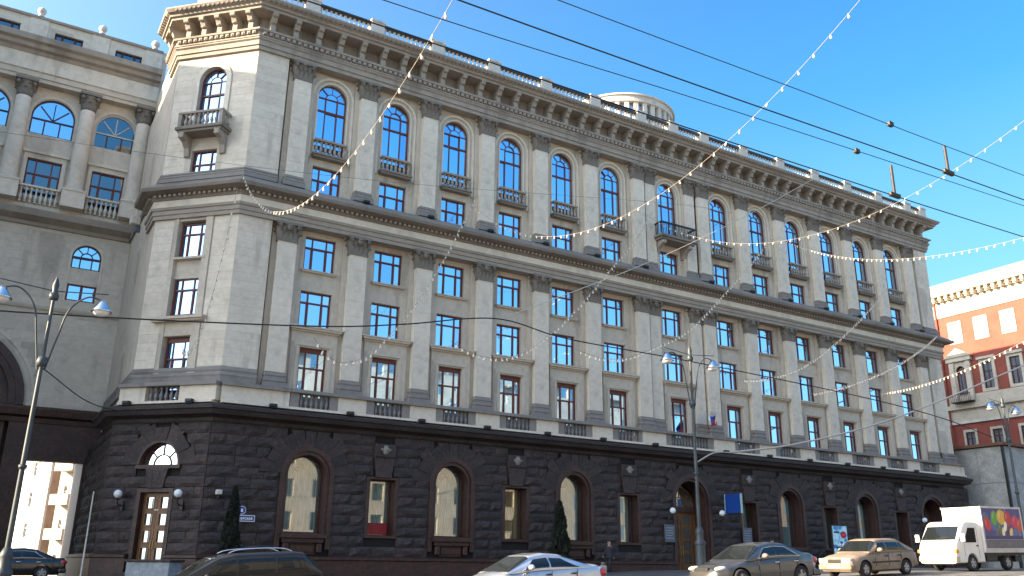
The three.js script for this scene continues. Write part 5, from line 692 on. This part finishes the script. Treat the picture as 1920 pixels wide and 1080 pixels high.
  if (o.trim) for (const sg of [-1, 1]) { const A = o.win[0], B = o.win[o.win.length - 1], pts = []; const e = (s, t) => { const p = P3(s, t), n = nrm(s, t, 1); return V(p[0], p[1] + .0, sg * (p[2] + .016)); }; for (const u of range(0, 1, 10)) pts.push(e(A[0] + u * (B[1] - A[0]), .09)); for (const v of range(0, 1, 5)) pts.push(e(B[1] + (B[3] || 0) * v, .10 + v * .37)); for (const u of range(1, 0, 10)) pts.push(e(A[0] + (A[2] || 0) + u * ((B[1] + (B[3] || 0)) - (A[0] + (A[2] || 0))), .47)); pts.push(e(A[0], .09)); mesh('window_trim', tube(pts, .014, 120, 5), o.trim, root); }
  // lights, plates, mirrors, handles
  const fY = o.lampY, fw = lerpK(o.body, .25)[1];
  for (const sg of [-1, 1]) {
    if (o.boxLamp) mesh('headlight', rbx(-.01 + o.nose, .16 + o.nose, fY - .085, fY + .085, sg * fw * .45, sg * fw * .92, .02), M.lens, root); else mesh('headlight', sph(.2, .33, fY + .01, sg * fw * .80, 1.45, .42, .62, 18, 12), M.lens, root);
    const re = o.L; mesh('tail_light', o.boxLamp ? rbx(re - .12, re + .01, fY, fY + .2, sg * hw * .55, sg * hw * .86, .02) : sph(.17, re - .16, fY + .12, sg * hw * .74, 1.2, .75, .8, 14, 10), M.redLens, root);
    const mr = grp('mirror', root), mx = o.win[0][0] + .18; mesh('shell', sph(.11, mx, o.belt + .08, sg * (hw + .08), .8, .75, 1.1, 14, 10), o.mirror || o.paint, mr); mesh('stalk', rbx(mx - .04, mx + .06, o.belt - .01, o.belt + .06, sg * (hw - .12), sg * (hw + .05), .02), M.black, mr);
    for (const hx of o.handles || []) mesh('door_handle', rbx(hx, hx + .2, o.belt - .16, o.belt - .125, sg * (hw - .02), sg * (hw + .025), .012), o.trim || M.black, root);
    for (const ax of o.axles) wheelParts(root, ax, sg * (hw - .11), o.wr, sg);
    for (const dx of o.doors || []) mesh('door_gap', bx(dx - .006, dx + .006, .38, o.belt - .04, sg * (hw * .985), sg * (hw + .004)), M.black, root);
    mesh('rub_strip', rbx(o.axles[0] + o.wr + .1, o.axles[1] - o.wr - .1, .5, .56, sg * (hw - .02), sg * (hw + .016), .012), o.boxLamp ? M.black : o.paint, root);
  }
  mesh('grille', rbx(o.nose - .015, o.nose + .1, fY - .1, fY + .05, -fw * .4, fw * .4, .03), M.black, root); mesh('bumper', rbx(o.nose - .05, o.nose + .3, .28, .50, -fw * .97, fw * .97, .07), o.bumper || o.paint, root); mesh('rear_bumper', rbx(o.L - .3, o.L + .04, .30, .52, -hw * .94, hw * .94, .07), o.bumper || o.paint, root);
  mesh('number_plate', bx(o.nose - .065, o.nose - .05, .34, .45, -.26, .26), M.plate, root);
  if (o.rails) for (const sg of [-1, 1]) mesh('roof_rail', tube([V(s1 + .3, roofMax - .0, sg * hw * .66), V(s1 + .5, roofMax + .07, sg * hw * .64), V(s2 - .5, roofMax + .07, sg * hw * .64), V(s2 - .3, roofMax - .0, sg * hw * .66)], .02, 20, 6), M.chrome, root);
  return root;
}
const carPaint = (r, g, b, rough = .3, o = {}) => P(col(r, g, b), rough, { clearcoat: 1, clearcoatRoughness: .06, ...o });
const at3 = (x, z) => [x, gy(x + 2, z) + .0, z]; const tilt = (o, x, L, z) => { o.rotation.z = Math.atan2(gy(x + L, z) - gy(x, z), L); o.position.y = gy(x, z); };
// silver coupe-like saloon
{ const x = -2.25, z = 22.5, L = 4.75; const o = car({ label: 'shiny silver saloon with an arched roofline, near the middle of the street', pos: at3(x, z), L, W: 1.86, belt: .96, rw: .66, body: [[0, .45, .52, .30], [.12, .70, .64, .22], [.5, .84, .74, .18], [1.3, .91, .90, .17], [2.4, .93, .96, .17], [3.6, .92, 1.0, .18], [4.4, .84, 1.0, .24], [4.68, .72, .94, .34], [4.75, .6, .80, .42]], roof: [[1.15, .90], [2.05, 1.36], [2.55, 1.42], [3.1, 1.37], [4.15, 1.0]], win: [[1.72, 2.62, .42, 0], [2.68, 3.72, 0, -.62]], axles: [.92, 3.72], wr: .33, lampY: .66, nose: .02, paint: carPaint(.50, .55, .62, .28, { metalness: .55 }), handles: [2.45, 3.35], doors: [1.7, 2.65, 3.55] }); tilt(o, x, L, z); }
// dark grey saloon
{ const x = 6.2, z = 23.4, L = 4.7; const o = car({ label: 'dark grey saloon with chrome window trim, in front of the arched entrance', pos: at3(x, z), L, W: 1.86, belt: .97, rw: .68, body: [[0, .48, .58, .30], [.12, .72, .68, .22], [.5, .85, .78, .18], [1.3, .92, .92, .17], [2.4, .93, .97, .17], [3.7, .92, 1.03, .18], [4.4, .84, 1.04, .26], [4.62, .74, 1.0, .36], [4.7, .62, .86, .44]], roof: [[1.2, .92], [2.05, 1.40], [2.65, 1.475], [3.2, 1.42], [4.15, 1.05]], win: [[1.76, 2.62, .42, 0], [2.68, 3.74, 0, -.55]], axles: [.92, 3.70], wr: .34, lampY: .70, nose: .02, paint: carPaint(.075, .074, .075, .4, { metalness: .5 }), trim: M.chrome, mirror: carPaint(.2, .17, .15), handles: [2.45, 3.35], doors: [1.72, 2.65, 3.55] }); tilt(o, x, L, z); }
// dusty boxy hatchback
{ const x = 14.3, z = 22.1, L = 4.05; const o = car({ label: 'dusty beige boxy hatchback between the grey saloon and the white truck', pos: at3(x, z), L, W: 1.65, belt: .90, rw: .74, body: [[0, .70, .60, .30], [.06, .77, .70, .22], [.6, .81, .80, .18], [1.15, .82, .87, .18], [2.4, .825, .90, .18], [3.5, .82, .92, .19], [3.95, .78, .92, .26], [4.05, .74, .80, .34]], roof: [[1.1, .87], [1.72, 1.36], [2.0, 1.40], [2.9, 1.385], [3.1, 1.36], [3.95, .94]], win: [[1.42, 2.15, .34, 0], [2.21, 2.95, 0, 0], [3.0, 3.52, 0, -.42]], axles: [.78, 3.24], wr: .29, lampY: .62, nose: .0, boxLamp: true, bumper: S(col(.30, .25, .2), .6, { map: dirtMap }), paint: S(col(.33, .265, .205), .5, { map: dirtMap }), handles: [1.95, 2.75], doors: [1.38, 2.18, 2.98] }); tilt(o, x, L, z); }
// black minivan
{ const x = -10.5, z = 21.2, L = 4.6; const o = car({ label: 'black people carrier with bright roof rails before the corner door', pos: at3(x, z), L, W: 1.85, belt: 1.08, rw: .86, body: [[0, .60, .66, .30], [.12, .76, .80, .22], [.5, .86, .92, .18], [1.0, .91, 1.04, .17], [2.4, .925, 1.08, .17], [3.8, .92, 1.1, .18], [4.45, .86, 1.1, .26], [4.6, .78, 1.0, .36]], roof: [[.75, 1.02], [1.75, 1.62], [2.2, 1.70], [3.7, 1.70], [4.0, 1.66], [4.5, 1.12]], win: [[1.3, 2.2, .45, 0], [2.28, 3.2, 0, 0], [3.28, 4.15, 0, -.2]], axles: [.9, 3.62], wr: .33, lampY: .78, nose: .02, paint: carPaint(.006, .006, .008, .3, { clearcoat: .5 }), rails: true, handles: [2.0, 3.05], doors: [1.28, 2.24, 3.24] }); tilt(o, x, L, z); }
// car under the archway and the one at the frame corner
{ const x = -14.6, z = -4.4, L = 4.5; const o = car({ label: 'black saloon parked at the mouth of the dark archway', pos: [x, walk(x + 2, z), z], L, W: 1.8, belt: .95, rw: .68, body: [[0, .6, .6, .3], [.4, .84, .78, .18], [1.3, .9, .90, .17], [3.4, .9, .97, .18], [4.4, .8, .97, .3], [4.5, .7, .8, .4]], roof: [[1.1, .9], [1.95, 1.42], [2.6, 1.46], [3.1, 1.4], [4.05, 1.0]], win: [[1.65, 2.5, .4, 0], [2.56, 3.6, 0, -.5]], axles: [.85, 3.5], wr: .32, lampY: .68, nose: .02, paint: carPaint(.008, .008, .010, .25), trim: M.chrome, handles: [2.35, 3.2], doors: [1.62, 2.53] }); o.position.y = 1.6 - .97; }
{ const x = -18.6, z = 20.5, L = 4.6; const o = car({ label: 'dark blue car cut off by the lower left corner', pos: at3(x, z), L, W: 1.82, belt: .95, rw: .68, body: [[0, .6, .6, .3], [.4, .84, .78, .18], [1.3, .9, .90, .17], [3.4, .9, .97, .18], [4.4, .8, .97, .3], [4.6, .7, .8, .4]], roof: [[1.1, .9], [1.95, 1.42], [2.6, 1.46], [3.1, 1.4], [4.15, 1.0]], win: [[1.65, 2.5, .4, 0], [2.56, 3.6, 0, -.5]], axles: [.85, 3.6], wr: .32, lampY: .68, nose: .02, paint: carPaint(.012, .012, .06, .25), handles: [2.35, 3.2], doors: [1.62, 2.53] }); tilt(o, x, L, z); }
// white light truck
{
  const x = 20.9, z = 22.1, o = thing('delivery_truck', 'small white delivery truck with an ice cream picture on its box', 'truck', [x, gy(x, z), z]); o.rotation.z = Math.atan2(gy(x + 5, z) - gy(x, z), 5);
  const white = carPaint(.80, .79, .75, .35), W = .84;
  const prof = new THREE.Shape(); prof.moveTo(.02, .42); prof.lineTo(1.95, .42); prof.lineTo(1.95, 1.75); prof.quadraticCurveTo(1.92, 1.93, 1.7, 1.95); prof.lineTo(1.05, 1.95); prof.quadraticCurveTo(.82, 1.94, .72, 1.82); prof.lineTo(.16, 1.14); prof.quadraticCurveTo(.06, 1.02, .03, .85); prof.lineTo(.02, .42);
  let g = new THREE.ExtrudeGeometry(prof, { depth: 2 * W - .2, bevelEnabled: true, bevelSize: .09, bevelThickness: .1, bevelSegments: 4, curveSegments: 10 }); g.translate(0, 0, -W + .1); g = mergeVertices(g.deleteAttribute('normal').deleteAttribute('uv')); g.computeVertexNormals(); g.setAttribute('uv', new THREE.BufferAttribute(new Float32Array(g.attributes.position.count * 2), 2));
  let b = new Brush(g); b.updateMatrixWorld(); const cg = new THREE.CylinderGeometry(.40, .40, 3, 28); cg.rotateX(PI / 2); const cb = new Brush(cg); cb.position.set(1.1, .33, 0); cb.updateMatrixWorld(); b = ev.evaluate(b, cb, SUBTRACTION);
  mesh('cab', fin(toCreasedNormals(b.geometry.clone().deleteAttribute('normal'), .6)), white, o);
  { const n = V(-.68, .56, 0).normalize(), q = (y) => .16 + (y - 1.14) * .8235; mesh('windscreen', fin(gridG((u, v) => { const y = 1.20 + v * .56, zz = (u * 2 - 1) * (W - .07 - v * .05); return [q(y) + n.x * .108, y + n.y * .108, zz]; }, 8, 4)), M.carGlass, o); for (const s of [-1, 1]) mesh('wiper', rod(V(q(1.22) - .09, 1.29, s * .1), V(q(1.3) - .1, 1.40, s * .1 + .4), .008), M.black, o); }
  for (const s of [-1, 1]) { const wp2 = [[.62, 1.16], [1.5, 1.16], [1.5, 1.76], [1.02, 1.76]]; const pg = extr(poly(wp2), s > 0 ? W + .001 : -W - .013, s > 0 ? W + .013 : -W - .001); mesh('side_window', pg, M.carGlass, o); mesh('headlight', rbx(-.10, .06, .72, .90, s * .42, s * .80, .03), M.lens, o); mesh('indicator', rbx(-.09, .1, .74, .88, s * .80, s * .90, .03), M.orange, o); const mr = grp('mirror', o); mesh('shell', rbx(.22, .32, 1.18, 1.5, s * (W + .12), s * (W + .3), .03), white, mr); mesh('stalk', rod(V(.3, 1.25, s * W), V(.28, 1.3, s * (W + .14)), .018), M.black, mr); mesh('door_handle', rbx(1.48, 1.6, 1.0, 1.06, s * (W - .01), s * (W + .03), .012), M.black, o); mesh('door_gap', mg([bx(.6, .614, .6, 1.16, s * (W - .01), s * (W + .004)), bx(1.62, 1.634, .5, 1.8, s * (W - .01), s * (W + .004))]), M.black, o); wheelParts(o, 1.1, s * (W - .1), .33, s); wheelParts(o, 3.72, s * (W - .12), .33, s); }
  mesh('bumper', rbx(-.12, .2, .38, .62, -W - .02, W + .02, .06), S(col(.68, .60, .46), .6, { map: dirtMap }), o); mesh('grille', rbx(-.085, .02, .68, .80, -.4, .4, .02), M.iron, o); mesh('number_plate', bx(-.135, -.12, .42, .54, -.26, .26), M.plate, o); mesh('lower_skirt', rbx(-.05, .3, .26, .38, -.7, .7, .04), M.black, o);
  mesh('chassis', [bx(1.9, 5.05, .42, .62, -.45, .45), bx(2.1, 5.05, .62, .74, -.8, .8), rbx(2.2, 3.0, .38, .62, .5, .8, .03), bx(4.5, 4.9, .35, .6, -.7, .7)], M.black, o);
  const dirtyWhite = S(col(.72, .70, .66), .5, { map: dirtMap });
  mesh('cargo_box', rbx(2.06, 5.12, .74, 2.66, -.9, .9, .02), S(col(.80, .78, .74), .5), o); for (const g of [bx(2.04, 5.14, 2.60, 2.68, .885, .925), bx(2.04, 5.14, .74, .90, .885, .925), bx(2.04, 2.12, .74, 2.68, .885, .92), bx(5.06, 5.14, .74, 2.68, .885, .92), bx(2.04, 5.14, 2.60, 2.68, -.925, -.885), bx(2.04, 5.14, .74, .90, -.925, -.885)]) mesh('frame_bar', g, M.white, o);
  mesh('lower_board', bx(2.14, 5.04, .92, 1.28, .90, .915), S(col(.20, .19, .22), .5, { map: dirtMap }), o);
  const art = canvasMat(512, 256, (c, w, h) => { c.fillStyle = '#4a5578'; c.fillRect(0, 0, w, h); let s = 9; const R = () => (s = (s * 16807) % 2147483647) / 2147483647; for (let i = 0; i < 60; i++) { c.fillStyle = ['#56648c', '#3d466c', '#6b7ba6', '#51407a'][Math.floor(R() * 4)]; c.beginPath(); c.arc(R() * w, R() * h, 20 + R() * 50, 0, 7); c.fill(); }
    const pop = (x, y, rx, ry, a, f) => { c.save(); c.translate(x, y); c.rotate(a); c.fillStyle = f; c.beginPath(); c.ellipse(0, 0, rx, ry, 0, 0, 7); c.fill(); c.fillStyle = 'rgba(255,255,255,.25)'; c.beginPath(); c.ellipse(-rx * .35, -ry * .3, rx * .25, ry * .45, .2, 0, 7); c.fill(); c.restore(); };
    pop(150, 80, 40, 62, .1, '#5f9a34'); pop(245, 72, 58, 64, 0, '#d8a83a'); pop(335, 82, 46, 64, -.1, '#b8322f'); pop(50, 130, 40, 60, -.35, '#c5302c'); pop(425, 110, 44, 56, .3, '#c92f4a'); pop(480, 140, 34, 60, .2, '#c24a34'); for (const [x, y, a, f] of [[190, 190, -.3, '#7a4a24'], [250, 200, .1, '#e6d9b8'], [310, 185, .25, '#5a2d1a'], [355, 200, .4, '#e8c070'], [215, 165, 0, '#3f7a3a'], [285, 150, .3, '#f1ead8']]) pop(x, y, 20, 44, a, f); c.fillStyle = '#3f3668'; c.fillRect(0, 226, w, 30); }, .45);
  face(2.9, 1.30, art, o, 'side_picture', 3.59, 1.945, .917);
  { const q = face(1.35, .34, canvasMat(256, 64, (c, w, h) => { c.fillStyle = '#efeae0'; c.fillRect(0, 0, w, h); c.fillStyle = '#e2b85c'; c.fillRect(70, 30, 170, 30); c.fillStyle = '#6b4a3c'; for (let i = 0; i < 16; i++) c.fillRect(10 + i * 14, 8 + (i % 3) * 2, 9, 14); }, .5), o, 'front_lettering', 2.052, 2.16, .1); q.rotation.y = -PI / 2; }
}

// ---------------------------------------------------------------- people
function person(label, x, z, ry, pose) {
  const y = walk(x, z), o = thing('person', label, 'person', [x, y, z], ry, null); delete o.userData.group; const h = 1.74 / 1.74;
  const J = pose.J, smin = (a, b, k) => { const t = Math.max(k - Math.abs(a - b), 0) / k; return Math.min(a, b) - t * t * k * .25; };
  const cap = (p, a, b, ra, rb) => { const bax = b[0] - a[0], bay = b[1] - a[1], baz = b[2] - a[2], pax = p[0] - a[0], pay = p[1] - a[1], paz = p[2] - a[2]; const t = Math.min(1, Math.max(0, (pax * bax + pay * bay + paz * baz) / (bax * bax + bay * bay + baz * baz + 1e-9))); return Math.hypot(pax - bax * t, pay - bay * t, paz - baz * t) - (ra + (rb - ra) * t); };
  const field = (bones, k, N, cx, cy, cz, half, mat) => { const mc = new MarchingCubes(N, mat, false, false, 60000); mc.reset(); mc.isolation = 0; const q = [0, 0, 0]; for (let k3 = 0; k3 < N; k3++) for (let j = 0; j < N; j++) for (let i = 0; i < N; i++) { q[0] = cx + (i - N / 2) / (N / 2) * half; q[1] = cy + (j - N / 2) / (N / 2) * half; q[2] = cz + (k3 - N / 2) / (N / 2) * half; let d = 9; for (const b of bones) { const e = cap(q, b[0], b[1], b[2], b[3]); d = d === 9 ? e : smin(d, e, k); } mc.field[i + j * N + k3 * N * N] = -d; } mc.update(); const n = mc.count; const g = new THREE.BufferGeometry(); const p = new Float32Array(mc.positionArray.slice(0, n * 3)); for (let i = 0; i < n; i++) { p[i * 3] = cx + p[i * 3] * half; p[i * 3 + 1] = cy + p[i * 3 + 1] * half; p[i * 3 + 2] = cz + p[i * 3 + 2] * half; } g.setAttribute('position', new THREE.BufferAttribute(p, 3)); g.setAttribute('normal', new THREE.BufferAttribute(new Float32Array(mc.normalArray.slice(0, n * 3)), 3)); g.computeVertexNormals(); return fin(g); };
  const { hipL, hipR, kneeL, kneeR, footL, footR, shL, shR, elL, elR, haL, haR } = J, head = J.head || [0, 1.6, .02];
  const bones = [[[0, .98, 0], [0, 1.2, 0], .135, .14], [[0, 1.2, 0], [0, 1.38, .0], .145, .13], [[-.1, 1.38, 0], [.1, 1.38, 0], .10, .10], [shL, [0, 1.36, 0], .075, .1], [shR, [0, 1.36, 0], .075, .1], [hipL, kneeL, .10, .068], [hipR, kneeR, .10, .068], [kneeL, footL, .066, .046], [kneeR, footR, .066, .046], [footL, [footL[0], footL[1] - .04, footL[2] + .17], .048, .038], [footR, [footR[0], footR[1] - .04, footR[2] + .17], .048, .038], [shL, elL, .068, .052], [shR, elR, .068, .052], [elL, haL, .05, .036], [elR, haR, .05, .036], [[0, 1.38, 0], [head[0], head[1] - .1, head[2] - .01], .06, .055]];
  const body = field(bones, .06, 84, 0, .86, .04, 1.0, M.black);
  const hb = [[[head[0], head[1] - .03, head[2]], [head[0], head[1] + .04, head[2] - .015], .082, .096], [[head[0], head[1] - .085, head[2] + .035], [head[0], head[1] - .04, head[2] + .03], .05, .06], [[head[0], head[1] - .02, head[2] + .085], [head[0], head[1] - .035, head[2] + .105], .014, .016], [[head[0] - .09, head[1] - .02, head[2]], [head[0] - .095, head[1] + .01, head[2]], .016, .018], [[head[0] + .09, head[1] - .02, head[2]], [head[0] + .095, head[1] + .01, head[2]], .016, .018]];
  const hg = field(hb, .03, 44, head[0], head[1], head[2], .17, M.black); const hands = [];
  for (const [el, ha] of [[elL, haL], [elR, haR]]) { const d = V(ha[0] - el[0], ha[1] - el[1], ha[2] - el[2]).normalize(), sd = V(0, 0, 1).addScaledVector(d, -d.z).normalize(), H = V(...ha), pb = [[H.toArray(), H.clone().addScaledVector(d, .07).toArray(), .026, .03]]; [[-.028, .07], [-.01, .085], [.01, .08], [.028, .06]].forEach(([s, l]) => { const a = H.clone().addScaledVector(d, .075).addScaledVector(sd, s), m = a.clone().addScaledVector(d, l * .55), e = m.clone().addScaledVector(d, l * .4).addScaledVector(V(-Math.sign(ha[0]) * .02, 0, 0), 1); pb.push([a.toArray(), m.toArray(), .0095, .009], [m.toArray(), e.toArray(), .009, .008]); }); const ta = H.clone().addScaledVector(d, .02).addScaledVector(sd, .028); pb.push([ta.toArray(), ta.clone().addScaledVector(d, .035).addScaledVector(sd, .03).toArray(), .012, .010]); hands.push(field(pb, .006, 44, H.x + d.x * .08, H.y + d.y * .08, H.z + d.z * .08, .13, M.black)); }
  const all = mg([body, hg, ...hands]); const n = all.attributes.position.count, c = new Float32Array(n * 3), nb = body.attributes.position.count; for (let i = 0; i < n; i++) { const yy = all.attributes.position.getY(i); const k = i >= nb || (yy > 1.46) ? [.42, .25, .17] : yy < .09 ? [.02, .018, .016] : yy < .92 ? pose.legs : pose.coat; c.set(k, i * 3); } all.setAttribute('color', new THREE.BufferAttribute(c, 3));
  mesh('body', all, S(col(1, 1, 1), .85, { vertexColors: true }), o);
  const coat = []; const len = pose.hem; coat.push(fin(gridG((u, v) => { const a = u * 2 * PI, yy = 1.40 - v * (1.40 - len), w = (.20 + .03 * Math.sin(v * PI)) * (v < .12 ? .55 + v * 3.7 : 1) + (v > .5 ? (v - .5) * .12 : 0); return [Math.sin(a) * w * 1.02, yy, Math.cos(a) * w * .74 + .005 * Math.sin(a * 7 + v * 9)]; }, 28, 14))); mesh('coat', coat, S(col(...pose.coat), .9, { side: THREE.DoubleSide, bumpMap: stoneBump, bumpScale: .004 }), o);
  for (const [sh, el, ha] of [[shL, elL, haL], [shR, elR, haR]]) mesh('sleeve', [(() => { const C = new THREE.CatmullRomCurve3([V(sh[0] * .8, sh[1] + .02, sh[2]), V(...sh), V(...el), V(...ha)]); return fin(new THREE.TubeGeometry(C, 14, .072, 10, false)); })()], S(col(...pose.coat), .9), o);
  mesh(pose.hat ? 'hat' : 'hair', [fin(gridG((u, v) => { const a = u * 2 * PI, e = PI / 2 - v * (pose.hat ? 1.45 : 1.75 - .55 * Math.max(0, Math.cos(a))), r = .112; return [head[0] + Math.sin(a) * Math.cos(e) * r, head[1] + .025 + Math.sin(e) * r * 1.05, head[2] - .012 + Math.cos(a) * Math.cos(e) * r * 1.08]; }, 20, 9))], S(col(...pose.hair), .9, { side: THREE.DoubleSide }), o);
  for (const s of [-1, 1]) mesh('eye', sph(.011, head[0] + s * .032, head[1] + .0, head[2] + .088), M.black, o); mesh('mouth', rbx(head[0] - .022, head[0] + .022, head[1] - .068, head[1] - .06, head[2] + .082, head[2] + .09, .003), S(col(.3, .1, .08), .7), o);
  if (pose.bag) { const b = mesh('bag', rbx(-.16, .16, -.34, 0, -.06, .06, .04), S(col(...pose.bag), .7), null); b.name = 'carrier_bag'; }
  return o;
}
const stand = { hipL: [.09, .95, 0], hipR: [-.09, .95, 0], kneeL: [.1, .5, .01], kneeR: [-.1, .5, .02], footL: [.11, .09, -.03], footR: [-.11, .09, -.02], shL: [.2, 1.36, 0], shR: [-.2, 1.36, 0], elL: [.25, 1.08, -.02], elR: [-.25, 1.08, -.02], haL: [.25, .86, .07], haR: [-.25, .86, .07] };
const walkP = { hipL: [.09, .94, 0], hipR: [-.09, .94, 0], kneeL: [.1, .52, .16], kneeR: [-.1, .5, -.04], footL: [.1, .10, .24], footR: [-.1, .13, -.32], shL: [.2, 1.35, 0], shR: [-.2, 1.35, 0], elL: [.25, 1.09, -.12], elR: [-.25, 1.09, .08], haL: [.25, .90, -.08], haR: [-.25, .93, .24] };
person('man in a dark jacket walking on the pavement behind the silver saloon', 17.6, 3.6, -1.2, { J: walkP, coat: [.02, .02, .028], legs: [.016, .016, .022], hair: [.18, .15, .12], hem: .82 });
person('man in black standing left of the arched entrance by the lamp post', 24.0, 4.2, .3, { J: stand, coat: [.012, .012, .014], legs: [.012, .012, .015], hair: [.05, .045, .04], hem: .78 });
person('person in a dark hat partly hidden behind the dark grey saloon', 27.2, 7.2, -1.4, { J: walkP, coat: [.014, .014, .016], legs: [.012, .012, .014], hair: [.012, .012, .014], hem: .70, hat: true });
{ const o = thing('carrier_bag', 'pale carrier bag on the ground beside the walking man', 'bag', [16.9, walk(16.9, 3.9), 3.9]); mesh('body', rbx(-.2, .2, 0, .42, -.1, .1, .05), M.pale, o); for (const s of [-1, 1]) mesh('handle', tube([V(-.1, .4, s * .06), V(-.06, .56, s * .05), V(.06, .56, s * .05), V(.1, .4, s * .06)], .01, 16, 5), M.pale, o); }

// ---------------------------------------------------------------- finish
scene.traverse(o => { if (o.isMesh) { o.castShadow = true; o.receiveShadow = true; } });
renderer.render(scene, camera);
